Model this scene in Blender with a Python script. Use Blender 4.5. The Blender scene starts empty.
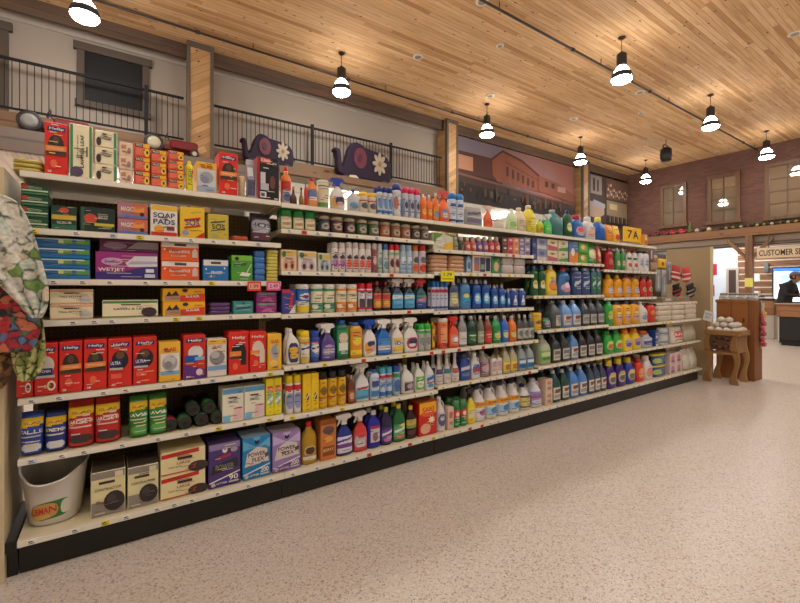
import bpy, math, random
from math import sin, cos, pi, radians, floor
from mathutils import Vector, Matrix
random.seed(7)
SC = bpy.context.scene
COL = SC.collection
# ---------------------------------------------------------------- camera calibration
FPX, VPX, HY = 420.0, 1012.0, 289.0
CX, CYAW = 400.0, math.atan((VPX-400.0)/FPX)
CT, ST = cos(CYAW), sin(CYAW)
CAMD, CAMH = 2.51, 1.30
def wx(px, Y):                       # world x of an image column on the plane y = Y
    d = Y+CAMD; a = (px-CX)/FPX
    return d*(CT+a*ST)/(ST-a*CT)
def dep(px, Y): return wx(px, Y)*CT+(Y+CAMD)*ST
def wz(px, py, Y): return CAMH+(HY-py)*dep(px, Y)/FPX
def ceil_at(px, py, z):              # point of a horizontal plane z
    dp = FPX*(z-CAMH)/(HY-py); a = (px-CX)/FPX*dp
    return (dp*CT+a*ST, dp*ST-a*CT-CAMD)
def wy(px, X):                       # world y of an image column on the plane x = X
    a = (px-CX)/FPX
    d = X*(ST-a*CT)/(CT+a*ST); return d-CAMD
def wzx(px, py, X):
    return CAMH+(HY-py)*(X*CT+(wy(px, X)+CAMD)*ST)/FPX
cam = bpy.data.cameras.new('camera'); camo = bpy.data.objects.new('camera', cam); COL.objects.link(camo)
camo.location = (0, -CAMD, CAMH); camo.rotation_euler = (pi/2, 0, CYAW-pi/2)
cam.sensor_width = 36; cam.lens = FPX/800*36; cam.shift_y = -12.5/800; cam.clip_start = .05; cam.clip_end = 100
SC.camera = camo
SC.view_settings.view_transform = 'Standard'; SC.view_settings.look = 'None'
SC.view_settings.gamma = 1; SC.view_settings.use_curve_mapping = False
SC.view_settings.exposure = 1.72
# ---------------------------------------------------------------- colours, materials
def lin(c):
    if isinstance(c, str):
        c = c.lstrip('#'); c = tuple(int(c[i:i+2], 16)/255 for i in (0, 2, 4))
    return tuple((v/12.92 if v <= .04045 else ((v+.055)/1.055)**2.4) for v in c)
NC = dict(red='d2201c', dred='8e1a1c', yellow='f0c81e', orange='e8701e', white='e6e4dc', cream='ddd2ae', blue='1c4fae', dblue='18296e',
          lblue='6fb0dd', navy='141c3c', cyan='2a9fc8', teal='1d6f70', green='2c8a3c', dgreen='12502e', lgreen='9ccf8a', purple='5a2c86',
          lav='9d86c4', mag='a02a78', pink='e0508a', black='141416', grey='8a8888', dgrey='3c3a3c', lgrey='c0bebc', brown='5c3a22',
          tan='c49a70', peach='e2b690', gold='c8a02c', olive='8c8a2c', maroon='4c1822', coral='e2604c', paleyel='ece09a', silver='b4b6b8')
MATS = {}
def mat(c, rough=.42, metal=0, emit=0, coat=0, alpha=1, trans=0):
    c = NC.get(c, c)
    key = (str(c), rough, metal, emit, coat, alpha, trans)
    if key in MATS: return MATS[key]
    m = bpy.data.materials.new('m_%d' % len(MATS)); m.use_nodes = True
    b = m.node_tree.nodes['Principled BSDF']; l = lin(c)
    b.inputs['Base Color'].default_value = (*l, 1); b.inputs['Roughness'].default_value = rough
    b.inputs['Metallic'].default_value = metal
    if coat: b.inputs['Coat Weight'].default_value = coat
    if alpha < 1: b.inputs['Alpha'].default_value = alpha
    if trans: b.inputs['Transmission Weight'].default_value = trans
    if emit:
        b.inputs['Emission Color'].default_value = (*l, 1); b.inputs['Emission Strength'].default_value = emit
    MATS[key] = m; return m
class NT:
    def __init__(s, name, rough=.6):
        s.m = bpy.data.materials.new(name); s.m.use_nodes = True; s.t = s.m.node_tree
        s.b = s.t.nodes['Principled BSDF']; s.b.inputs['Roughness'].default_value = rough
    def n(s, typ, **kw):
        nd = s.t.nodes.new(typ)
        for k, v in kw.items():
            if k.startswith('i_'):
                kk = k[2:]; kk = int(kk) if kk.isdigit() else kk.replace('_', ' ')
                if hasattr(v, 'is_output') or isinstance(v, bpy.types.NodeSocket): s.t.links.new(v, nd.inputs[kk])
                else: nd.inputs[kk].default_value = v
            else: setattr(nd, k, v)
        return nd
    def math(s, op, a, b=0.0, c=0.0):
        return s.n('ShaderNodeMath', operation=op, i_0=a, i_1=b, i_2=c).outputs[0]
    def ramp(s, f, stops, interp='LINEAR'):
        r = s.n('ShaderNodeValToRGB', i_0=f); r.color_ramp.interpolation = interp
        e = r.color_ramp.elements
        while len(e) < len(stops): e.new(.5)
        for k, (p, c) in enumerate(stops): e[k].position = p; e[k].color = (*lin(NC.get(c, c)), 1)
        return r.outputs[0]
    def mix(s, f, a, b, blend='MIX'):
        x = s.n('ShaderNodeMix', data_type='RGBA', blend_type=blend)
        for i, v in ((0, f), (6, a), (7, b)):
            if isinstance(v, bpy.types.NodeSocket): s.t.links.new(v, x.inputs[i])
            else: x.inputs[i].default_value = v if i == 0 else (*lin(NC.get(v, v)), 1)
        return x.outputs[2]
    def coords(s, rot=(0, 0, 0), scale=(1, 1, 1)):
        tc = s.n('ShaderNodeTexCoord'); mp = s.n('ShaderNodeMapping', i_0=tc.outputs['Object'])
        mp.inputs['Rotation'].default_value = rot; mp.inputs['Scale'].default_value = scale
        return mp.outputs[0]
    def out(s, c, bump=None, dist=.005):
        if isinstance(c, bpy.types.NodeSocket): s.t.links.new(c, s.b.inputs['Base Color'])
        if bump is not None:
            bp = s.n('ShaderNodeBump', i_Height=bump); bp.inputs['Distance'].default_value = dist
            s.t.links.new(bp.outputs[0], s.b.inputs['Normal'])
        return s.m
def plank_mat(name, u, v, w, length, cols, rot=(0, 0, 0), rough=.5, knots=True, kscale=2.3, groove='5a3418'):
    N = NT(name, rough); co = N.coords(rot)
    sp = N.n('ShaderNodeSeparateXYZ', i_0=co); U, V = sp.outputs[u], sp.outputs[v]
    vr = N.math('DIVIDE', V, w); row = N.math('FLOOR', vr); fr = N.math('FRACT', vr)
    rn = N.n('ShaderNodeTexWhiteNoise', noise_dimensions='1D', i_W=row).outputs['Value']
    u2 = N.math('ADD', N.math('DIVIDE', U, length), N.math('MULTIPLY', rn, 7.3)); cell = N.math('FLOOR', u2)
    cv = N.n('ShaderNodeCombineXYZ', i_0=row, i_1=cell).outputs[0]
    idn = N.n('ShaderNodeTexWhiteNoise', noise_dimensions='2D', i_Vector=cv).outputs['Value']
    base = N.ramp(idn, [(i/(len(cols)-1), c) for i, c in enumerate(cols)])
    gv = N.n('ShaderNodeCombineXYZ', i_0=N.math('MULTIPLY', U, 1.6), i_1=N.math('MULTIPLY', V, 26.0), i_2=N.math('MULTIPLY', idn, 9.0)).outputs[0]
    gn = N.n('ShaderNodeTexNoise', i_Vector=gv, i_Scale=1.0, i_Detail=3.0).outputs[0]
    c = N.mix(N.math('MULTIPLY', N.ramp(gn, [(.45, '000000'), (.75, 'ffffff')]), .45), base, '8e5a30')
    if knots:
        kv = N.n('ShaderNodeCombineXYZ', i_0=N.math('MULTIPLY', U, kscale), i_1=N.math('MULTIPLY', V, kscale*2.6)).outputs[0]
        kn = N.n('ShaderNodeTexVoronoi', i_Vector=kv, i_Scale=1.0).outputs['Distance']
        c = N.mix(N.ramp(kn, [(.07, 'ffffff'), (.12, '000000')]), c, '4c2710')
    g = N.ramp(fr, [(0, 'ffffff'), (.05, '000000'), (.96, '000000'), (1, 'ffffff')])
    c = N.mix(N.math('MULTIPLY', g, .7), c, groove)
    return N.out(c, N.math('SUBTRACT', 1.0, g), .004)
# ---------------------------------------------------------------- mesh builder
class MB:
    def __init__(s): s.v = []; s.f = []; s.mi = []; s.sm = []; s.ms = []
    def m(s, m):
        if not isinstance(m, bpy.types.Material): m = mat(m)
        if m not in s.ms: s.ms.append(m)
        return s.ms.index(m)
    def add(s, vs, fs, m, smooth=False):
        o = len(s.v); s.v += [tuple(p) for p in vs]; k = s.m(m)
        for f in fs: s.f.append(tuple(i+o for i in f)); s.mi.append(k); s.sm.append(smooth)
        return s
    def box(s, x0, x1, y0, y1, z0, z1, m, R=None):
        vs = [(x, y, z) for z in (z0, z1) for y in (y0, y1) for x in (x0, x1)]
        if R is not None: vs = [R @ Vector(p) for p in vs]
        return s.add(vs, [(0, 2, 3, 1), (4, 5, 7, 6), (0, 1, 5, 4), (2, 6, 7, 3), (0, 4, 6, 2), (1, 3, 7, 5)], m)
    def cbox(s, x0, x1, y0, y1, z0, z1, m, b=.004):            # box with chamfered edges
        prof = [(z0, b), (z0+b, 0), (z1-b, 0), (z1, b)]; vs = []; n = 8
        for z, i in prof:
            vs += [(x0+b+i*0, y0+i, z), (x1-b, y0+i, z), (x1-i, y0+b, z), (x1-i, y1-b, z), (x1-b, y1-i, z), (x0+b, y1-i, z), (x0+i, y1-b, z), (x0+i, y0+b, z)]
        fs = [tuple(range(7, -1, -1)), tuple(range(24, 32))]
        for k in range(3):
            for j in range(8): fs.append((k*8+j, k*8+(j+1) % 8, k*8+8+(j+1) % 8, k*8+8+j))
        return s.add(vs, fs, m)
    def loft(s, prof, m, n=18, p=2.0, c=(0, 0, 0), caps=(True, True), smooth=True):  # prof: (z, rx, ry[, dx])
        vs = []; e = 2/p
        for q in prof:
            z, rx, ry = q[:3]; dx = q[3] if len(q) > 3 else 0
            for i in range(n):
                a = 2*pi*(i+.5)/n; ca, sa = cos(a), sin(a)
                vs.append((c[0]+dx+rx*math.copysign(abs(ca)**e, ca), c[1]+ry*math.copysign(abs(sa)**e, sa), c[2]+z))
        fs = []
        for k in range(len(prof)-1):
            for i in range(n): fs.append((k*n+i, k*n+(i+1) % n, (k+1)*n+(i+1) % n, (k+1)*n+i))
        s.add(vs, fs, m, smooth)
        o = len(s.v)-len(vs); k = s.m(m)
        if caps[0]: s.f.append(tuple(o+i for i in range(n-1, -1, -1))); s.mi.append(k); s.sm.append(False)
        if caps[1]: s.f.append(tuple(o+(len(prof)-1)*n+i for i in range(n))); s.mi.append(k); s.sm.append(False)
        return s
    def tube(s, pts, r, m, n=8, smooth=True):
        pts = [Vector(p) for p in pts]; vs = []; K = len(pts)
        rr = r if isinstance(r, (list, tuple)) else [r]*K
        up0 = None
        for k in range(K):
            t = (pts[min(k+1, K-1)]-pts[max(k-1, 0)]).normalized()
            if up0 is None:
                up0 = t.cross(Vector((0, 0, 1)))
                if up0.length < .1: up0 = t.cross(Vector((0, 1, 0)))
            a = (up0-t*up0.dot(t)).normalized(); b = t.cross(a); up0 = a
            for i in range(n): q = 2*pi*i/n; vs.append(pts[k]+(a*cos(q)+b*sin(q))*rr[k])
        fs = [tuple(range(n-1, -1, -1)), tuple((K-1)*n+i for i in range(n))]
        for k in range(K-1):
            for i in range(n): fs.append((k*n+i, k*n+(i+1) % n, (k+1)*n+(i+1) % n, (k+1)*n+i))
        return s.add(vs, fs, m, smooth)
    def ext(s, poly, y0, y1, m):                                # polygon in xz extruded along y
        n = len(poly); vs = [(x, y0, z) for x, z in poly]+[(x, y1, z) for x, z in poly]
        fs = [tuple(range(n)), tuple(range(2*n-1, n-1, -1))]+[(i+n, (i+1) % n+n, (i+1) % n, i) for i in range(n)]
        return s.add(vs, fs, m)
    def sphere(s, c, r, m, n=12, k=8, sz=1.0):
        prof = [(-r*sz*cos(pi*j/k), max(r*sin(pi*j/k), 1e-4), max(r*sin(pi*j/k), 1e-4)) for j in range(k+1)]
        return s.loft(prof, m, n, 2, c)
    def mesh(s, name):
        me = bpy.data.meshes.new(name); me.from_pydata(s.v, [], s.f)
        for m in s.ms: me.materials.append(m)
        me.polygons.foreach_set('material_index', s.mi); me.polygons.foreach_set('use_smooth', s.sm)
        me.update(); return me
    def obj(s, name, parent=None, loc=(0, 0, 0), rz=0):
        return link(name, s.mesh(name), parent, loc, rz)
def link(name, data, parent=None, loc=(0, 0, 0), rz=0):
    o = bpy.data.objects.new(name, data); COL.objects.link(o); o.location = loc; o.rotation_euler = (0, 0, rz)
    if parent is not None: o.parent = parent
    return o
def tag(o, label=None, cat=None, group=None, kind=None):
    if label: o['label'] = label
    if cat: o['category'] = cat
    if group: o['group'] = group
    if kind: o['kind'] = kind
    return o
def empty(name, label, cat, loc=(0, 0, 0), rz=0, group=None):
    return tag(link(name, None, None, loc, rz), label, cat, group)
def struct(name, mb, **k): return tag(mb.obj(name, **k), kind='structure')
# ---------------------------------------------------------------- text and flat artwork
TXT = {}
def text_mesh(st):
    if st in TXT: return TXT[st]
    cu = bpy.data.curves.new('t', 'FONT'); cu.body = st; cu.offset = .018; cu.resolution_u = 3
    ob = bpy.data.objects.new('t', cu); COL.objects.link(ob)
    dg = bpy.context.evaluated_depsgraph_get(); me = ob.evaluated_get(dg).to_mesh()
    vs = [(v.co.x, v.co.y) for v in me.vertices]; fs = [tuple(p.vertices) for p in me.polygons]
    ob.evaluated_get(dg).to_mesh_clear(); bpy.data.objects.remove(ob); bpy.data.curves.remove(cu)
    x0 = min(v[0] for v in vs); x1 = max(v[0] for v in vs); y0 = min(v[1] for v in vs); y1 = max(v[1] for v in vs)
    vs = [((x-x0)/(x1-x0), (y-y0)/(y1-y0)) for x, y in vs]
    TXT[st] = (vs, fs); return TXT[st]
def ell(cx, cz, rx, rz, n=16): return [(cx+rx*cos(2*pi*i/n), cz+rz*sin(2*pi*i/n)) for i in range(n)]
def star(cx, cz, rx, rz, n=8, q=.5): return [(cx+rx*(1 if i % 2 else q)*cos(pi*i/n), cz+rz*(1 if i % 2 else q)*sin(pi*i/n)) for i in range(2*n)]
def art_polys(a):
    k = a[0]
    if k == 'r': return [(a[1], a[2]), (a[3], a[2]), (a[3], a[4]), (a[1], a[4])], a[5]
    if k == 'e': return ell(*a[1:5]), a[5]
    if k == 's': return star(*a[1:5]), a[5]
    if k == 'p': return a[1], a[2]
def flat_art(mb, arts, fn, step=.0006, mk=lambda c: mat(c)):
    # fn(u, v, lift) -> 3D point; lift grows outwards
    for k, a in enumerate(arts):
        lift = step*(k+1)
        if a[0] in ('t', 'tv'):
            _, cx, cz, w, h, st, c = a; vs, fs = text_mesh(st)
            if a[0] == 't': P = [fn(cx+(x-.5)*w, cz+(y-.5)*h, lift) for x, y in vs]
            else: P = [fn(cx+(.5-y)*w, cz+(x-.5)*h, lift) for x, y in vs]
            mb.add(P, fs, mk(c))
        else:
            poly, c = art_polys(a); mb.add([fn(u, v, lift) for u, v in poly], [tuple(range(len(poly)))], mk(c))
# ================================================================ THE SETTING
ZC = 6.15; XW = 18.2; YB = -9.0; XL = -9.0; YCOL = 6.64
pine = plank_mat('pine_ceiling', 0, 1, .09, 2.1, ['b28452', 'd0a878', 'd8b284', 'e0ba8c', 'd4aa78', 'dab080', 'c09462'], rough=.8, kscale=3.2)
N = NT('terrazzo', .32); co = N.coords()
v1 = N.n('ShaderNodeTexVoronoi', i_Vector=co, i_Scale=150.0); v2 = N.n('ShaderNodeTexVoronoi', i_Vector=co, i_Scale=75.0)
n1 = N.n('ShaderNodeTexNoise', i_Vector=co, i_Scale=1.2, i_Detail=4.0)
cc = N.n('ShaderNodeSeparateColor', i_0=v1.outputs['Color']).outputs[0]
base = N.ramp(cc, [(0, '98887c'), (.12, 'ac9c90'), (.2, 'c0b7ad'), (.8, 'cac2b8'), (1, 'd6cec6')])
c2 = N.n('ShaderNodeSeparateColor', i_0=v2.outputs['Color']).outputs[1]
sp = N.math('MULTIPLY', N.ramp(c2, [(.90, '000000'), (.92, 'ffffff')]), N.ramp(v2.outputs['Distance'], [(.3, 'ffffff'), (.45, '000000')]))
base = N.mix(sp, base, '8c7466')
base = N.mix(N.math('MULTIPLY', n1.outputs[0], .18), base, 'b09c8c')
terr = N.out(base)
def brick_mat(name, c1, c2, mo):
    N = NT(name, .8); tc = N.n('ShaderNodeTexCoord'); s3 = N.n('ShaderNodeSeparateXYZ', i_0=tc.outputs['Object'])
    cv = N.n('ShaderNodeCombineXYZ', i_0=s3.outputs[1], i_1=s3.outputs[2]).outputs[0]
    b = N.n('ShaderNodeTexBrick', i_Vector=cv, i_Scale=1.0); b.inputs['Brick Width'].default_value = .24; b.inputs['Row Height'].default_value = .08
    b.inputs['Mortar Size'].default_value = .008
    for k, c in (('Color1', c1), ('Color2', c2), ('Mortar', mo)): b.inputs[k].default_value = (*lin(c), 1)
    return N.out(b.outputs[0], b.outputs['Fac'], .004)
brick = brick_mat('brick', '6e483a', '5a392e', '604a40')
rough_beam = plank_mat('weathered_beam', 0, 2, .3, 4, ['4e4036', '5c4c40', '544438'], knots=False, groove='342a24')
brown_beam = plank_mat('brown_beam', 0, 2, .5, 5, ['6a5038', '745a3e', '604832'], knots=True, kscale=1.2)
grey_beam = plank_mat('grey_fascia', 0, 2, .6, 5, ['6c645c', '746a62', '665e56'], knots=False, groove='4a443e')
wallw = mat('c4b8a8', .8); wallb = mat('d8d6ce', .8)
struct('floor', MB().box(XL, 26, YB, 12, -.1, 0, terr))
struct('ceiling', MB().box(XL, 26, YB, 12, ZC, ZC+.1, pine))
struct('wall_left', MB().box(XL-.2, XL, YB, 12, 0, ZC, wallw))
struct('wall_back', MB().box(XL, 26, YB-.2, YB, 0, ZC, wallw))
struct('wall_right', MB().box(26, 26.2, YB, 12, 0, ZC, wallw))
struct('wall_rear', MB().box(XL, 26, 12, 12.2, 0, ZC, wallb))
# loft above the rear aisle: floor slab, fascia, back wall
YW = 7.05
struct('wall_loft', MB().box(XL, 8.1, YW, YW+.1, 4.06, ZC, mat('a4998d', .8)))
mb = MB(); mb.box(XL, 8.1, YW-.03, YW, 5.84, 5.97, mat('b4a89c', .7)); mb.box(XL, 8.1, YW-.06, YW, 5.97, 6.03, mat('a89c90', .7))
struct('trim_1', mb)
struct('trim_2', MB().box(XL, XW, YCOL+.1, YCOL+.16, 5.87, ZC, rough_beam))            # dark beam under the ceiling
lplank = plank_mat('pale_soffit_boards', 1, 0, .16, 3.0, ['e4d0c0', 'f0e2d4', 'e8d6c6', 'f2e6da'], knots=False, groove='a88a70')
struct('trim_3', MB().box(XL, 8.1, YCOL+.1, 11.9, 4.0, 4.06, wallb))               # loft deck
struct('trim_4', MB().box(XL, 8.1, YCOL-.02, YCOL+.35, 3.79, 4.16, brown_beam))            # wooden face of the loft deck
struct('trim_11', MB().box(XL, 8.1, 6.2, YCOL-.02, 3.72, 3.78, brown_beam))          # ledge the toys stand on
x270 = wx(272, YCOL)
struct('trim_5', MB().box(XL, x270, 6.14, 6.2, 3.42, 3.77, grey_beam))
struct('trim_12', MB().box(x270, 8.1, 6.14, 6.2, 3.74, 3.89, brown_beam))
struct('wall_under_loft', MB().box(x270, XW, YCOL+2.2, YCOL+2.3, 0, 3.99, wallb))
struct('trim_6', MB().box(XL, x270, 6.2, YCOL+2.2, 3.40, 3.46, lplank))
# timber columns with grey corner boards
diag = plank_mat('diagonal_pine', 0, 2, .12, 1.1, ['a88254', 'b89060', 'c49e70', 'a07848'], rot=(0, radians(35), 0), rough=.5, kscale=3.0)
greyw = mat('5f554b', .7)
for px, lab in ((200, 'wide pine column clad in diagonal boards, nearest, beside the white boarded loft wall'), (451, 'pine column with diagonal boards between the elephant railing and the street mural'), (584.5, 'pine column with diagonal boards right of the street mural')):
    xc = wx(px, YCOL-.02); w = .24 if px < 300 else .21
    t = empty('timber_column', lab, 'column', (xc, YCOL+.2, 0), group='timber columns along the loft')
    MB().box(-w+.05, w-.05, -.28, .24, 0, ZC-.005, diag).obj('core', t)
    for sx in (-1, 1):
        MB().box(min(sx*w, sx*(w-.06)), max(sx*w, sx*(w-.06)), -.3, -.2, 0, ZC-.01, greyw).obj('corner_board', t)
    MB().box(-w+.06, w-.06, -.3, -.281, ZC-.12, ZC-.01, greyw).obj('head_board', t)
# loft railing : one thing per bay between columns
rail_m = mat('0a0908', .8)
ZT, ZB = 5.08, 4.27
def railing(xa, xb, posts, lab):
    t = empty('loft_railing', lab, 'railing', (xa, YCOL+.1, 4.16), group='black metal loft railings')
    L = xb-xa
    MB().box(0, L, -.02, .02, ZT-4.16-.04, ZT-4.16, rail_m).obj('top_rail', t)
    MB().box(0, L, -.015, .015, ZB-4.16-.03, ZB-4.16, rail_m).obj('bottom_rail', t)
    n = int(L/.092); mb = MB()
    big = n > 95
    for i in range(1, n):
        x = i*L/n
        mb.box(x-.0055, x+.0055, -.0055, .0055, ZB-4.16, ZT-4.16-.04, rail_m)
    o = mb.obj('balusters', t); o['kind'] = 'stuff'
    for p in posts:
        x = p-xa; MB().box(x-.03, x+.03, -.03, .03, 0, ZT-4.16+.06, rail_m).obj('post', t)
c1, c2, c3 = wx(200, YCOL), wx(451, YCOL), wx(584.5, YCOL)
railing(-6.0, c1-.28, [-5.9, wx(146.5, YCOL)], 'black metal loft railing in front of the dark loft window')
railing(c1+.28, c2-.26, [wx(314, YCOL), wx(393, YCOL)], 'black metal loft railing behind the two purple elephants')
# window and door frame of the loft wall
fr = mat('55493f', .7)
def frame_window(name, xa, xb, za, zb, pane, cross=False):
    t = tag(link(name, None, None, ((xa+xb)/2, YW, za)), kind='structure'); w = (xb-xa)/2; h = zb-za
    mb = MB(); b = .11
    mb.box(-w, -w+b, -.06, 0, 0, h, fr); mb.box(w-b, w, -.06, 0, 0, h, fr); mb.box(-w-.05, w+.05, -.08, 0, h-b, h+.03, fr); mb.box(-w-.03, w+.03, -.08, 0, -.03, b*.7, fr)
    mb.obj('window_frame', t)
    MB().box(-w+b, w-b, -.02, -.005, b*.7, h-b, pane).obj('window_pane', t)
frame_window('window_1', wx(77, YW), wx(149, YW), wz(77, 104, YW), wz(77, 44, YW), mat('05060a', .7))
frame_window('window_2', wx(-90, YW), wx(9, YW), 4.07, wz(5, 25, YW), mat('2a160c', .4))
# murals in the two right-hand loft bays
def mural(xa, xb, za, zb, art, lab, base, y=YCOL+.12):
    w, h = xb-xa, zb-za; mb = MB(); mb.box(0, w, 0, .04, 0, h, base)
    flat_art(mb, art, lambda u, v, l: (u*w, -l*4, v*h), mk=lambda c: mat(c, .75))
    return tag(mb.obj('mural', None, (xa, y, za)), lab, 'mural')
A = [('p', [(.5, 1), (1, 1), (1, .1), (.6, .4)], '8f5a52'), ('p', [(.35, .98), (.7, 1), (.9, .6), (.45, .6)], '86605c'),
     ('r', 0, .42, .32, .78, '4a2a20'), ('r', .02, .5, .12, .72, 'a8785c'), ('r', 0, .38, .34, .44, '2e1c18'),
     ('p', [(.26, .52), (.26, .78), (.34, .94), (.50, .86), (.66, .66), (.66, .38), (.3, .42)], '7e4630'),
     ('p', [(.25, .77), (.34, .96), (.50, .88), (.67, .67), (.66, .64), (.50, .84), (.34, .92), (.26, .75)], '4a2418'),
     ('p', [(.36, .76), (.64, .58), (.64, .60), (.36, .79)], '6a3424')]
for i in range(6): A.append(('r', .37+i*.043, .54-i*.02, .388+i*.043, .70-i*.028, '4c2418'))
A += [('p', [(.64, .4), (.64, .68), (.82, .62), (1, .45), (1, .3)], '7a4634'), ('r', .7, .5, .73, .6, '3a2018'), ('r', .76, .5, .79, .59, '3a2018'), ('r', .82, .46, .9, .56, 'a07c68'),
      ('p', [(0, .12), (0, .44), (1, .26), (1, .05)], '3c2620'), ('p', [(0, 0), (0, .3), (1, .16), (1, 0)], '221a18'), ('p', [(0, .40), (0, .44), (1, .28), (1, .25)], '6a4638')]
rr = random.Random(3)
for i in range(46): x = rr.random()*.96; A.append(('r', x, .06+rr.random()*.2, x+.006+rr.random()*.012, .14+rr.random()*.16, ['4a3228', '5c4030', '2e2a28', '54463c', '34382c', '5c2c20'][i % 6]))
mural(wx(458, YCOL), wx(577, YCOL), 3.9, 5.84, A, 'long mural of a brick corner building and a wooden main street at dusk', mat('6e6470', .75))
B = [('r', 0, 0, 1, 1, '3c2c26'), ('r', .02, .6, .3, .98, '8c7e76'), ('r', .08, .66, .13, .92, '2c2a30'), ('r', .18, .66, .22, .9, '2c2a30'), ('p', [(.0, .12), (.0, .44), (.36, .36), (.36, .2), (.2, .1)], 'a08878'),
     ('p', [(0, .34), (.1, .48), (.38, .42), (.38, .34)], '8e9096'), ('r', .42, .12, .98, .52, '7e6c52'), ('r', .5, .34, .7, .46, 'a89878'), ('r', .42, .02, .98, .2, '2a2220'), ('r', .4, .56, 1, .98, '5e4438')]
for i in range(24): B.append(('e', .44+.05*(i % 11), .62+.09*(i//11)+.02*(i % 3), .02, .03, ['a88c74', '8a6c5a', 'c0a890'][i % 3]))
for i in range(14): B.append(('r', .46+i*.036, .05, .475+i*.036, .19, ['8c7a66', '241c1a', '6a5040'][i % 3]))
mural(wx(592.5, YCOL), XW-.1, 3.9, 5.8, B, 'dark collage mural of old street photographs by the brick wall', mat('4a3830', .75))
# far brick wall with mirror-like windows, timber ledge under it
struct('wall_brick', MB().box(XW, XW+.25, -3.5, 12, 3.42, ZC, brick))
wfr = plank_mat('window_wood', 2, 1, .3, 2, ['5a4028', '644830', '523a26'], knots=False)
mir = NT('window_reflective_glass', .03)
mir.b.inputs['Base Color'].default_value = (*lin('9a8a76'), 1); mir.b.inputs['Metallic'].default_value = .55
mir = mir.m
for k, (pa, pb, ta, bo) in enumerate(((661, 687, 187, 229), (708, 741, 177, 225.5), (765, 812, 165, 221))):
    ya, yb = wy(pb, XW), wy(pa, XW); za, zb = wzx(pa, bo, XW), wzx(pa, ta, XW)
    t = tag(link('window_%d' % (k+3), None, None, (XW-.005, (ya+yb)/2, za)), kind='structure'); w = (yb-ya)/2; h = zb-za; b = .12
    mb = MB()
    mb.box(-.07, 0, -w, -w+b, 0, h, wfr); mb.box(-.07, 0, w-b, w, 0, h, wfr); mb.box(-.08, 0, -w, w, h-b, h, wfr); mb.box(-.09, 0, -w-.04, w+.04, 0, b, wfr)
    nm = (1, 3) if k else (1, 2)
    mb.obj('window_frame', t); mm = MB()
    mm.box(-.045, -.02, -.012, .012, b, h-b, mat('5a4632', .6))
    for j in range(1, nm[1]+1): z = b+(h-2*b)*j/(nm[1]+1); mm.box(-.043, -.02, -w+b, w-b, z-.01, z+.01, mat('5a4632', .6))
    mm.obj('muntins', t)
    MB().box(-.018, -.005, -w+b, w-b, b, h-b, mir).obj('window_pane', t)
led = plank_mat('timber_ledge', 1, 2, .4, 4, ['74502f', '805a36', '68462a'], kscale=1.5)
struct('trim_7', MB().box(XW-.32, XW+.26, -3.5, 9, 3.12, 3.40, led))
struct('trim_8', MB().box(XW-.1, XW+.2, -3.5, 9, 2.78, 3.11, mat('a09080', .7)))
mb = MB(); mb.box(XW-.13, XW-.1, -3.5, 9, 2.86, 2.90, mat('6a5c50', .7)); mb.box(XW-.13, XW-.1, -3.5, 9, 2.78, 2.82, mat('4a4038', .7))
struct('trim_9', mb)
# ceiling fittings : conduits, recessed downlights
pm = mat('2c201a', .5)
def conduit(y, lab):
    t = empty('ceiling_pipe', lab, 'pipe', (5, y, 6.02))
    MB().tube([(-13.5, 0, 0), (13.1, 0, 0)], .022, pm, 8).obj('pipe', t)
    for i in range(9): MB().tube([(-13+i*3.1-.04, 0, 0), (-13+i*3.1+.04, 0, 0)], .034, pm, 8).obj('coupling', t)
    for i in range(9): MB().tube([(-12+i*3.1, 0, 0), (-12+i*3.1, 0, .128)], .008, pm, 6).obj('hanger', t)
conduit(5.96, 'dark ceiling pipe running along the loft side above the far lamp row')
conduit(2.39, 'dark ceiling pipe running across the middle of the board ceiling')
discs = ((418, 57, 'recessed round ceiling fitting left of centre, above the nearer elephant railing'), (574, 119, 'recessed round ceiling fitting above the mural'), (490, 96, 'recessed round ceiling fitting near the lamp by the mural'), (500, 46, 'small pale ceiling disc near the middle of the ceiling'),
         (640, 92.5, 'recessed round ceiling fitting beside the middle pipe'), (641, 113, 'small pale ceiling disc below the middle pipe'), (717, 152, 'small round ceiling fitting near the brick wall'), (795, 34, 'recessed round ceiling fitting at the right edge of the photo'), (482, 2, 'recessed round ceiling fitting at the top edge by the pipe'))
for px, py, lab in discs:
    x, y = ceil_at(px, py, ZC-.01); r = .11 if 'small' not in lab else .08
    t = empty('ceiling_fitting', lab, 'ceiling light', (x, y, ZC), group='small round ceiling fittings')
    MB().loft([(-.018, r*.86, r*.86), (-.012, r, r), (0, r, r)], mat('d8d0c0', .5), 20).obj('rim', t)
    MB().loft([(-.022, r*.6, r*.6), (-.018, r*.62, r*.62)], mat('8c8478', .3), 16).obj('lens', t)
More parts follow.
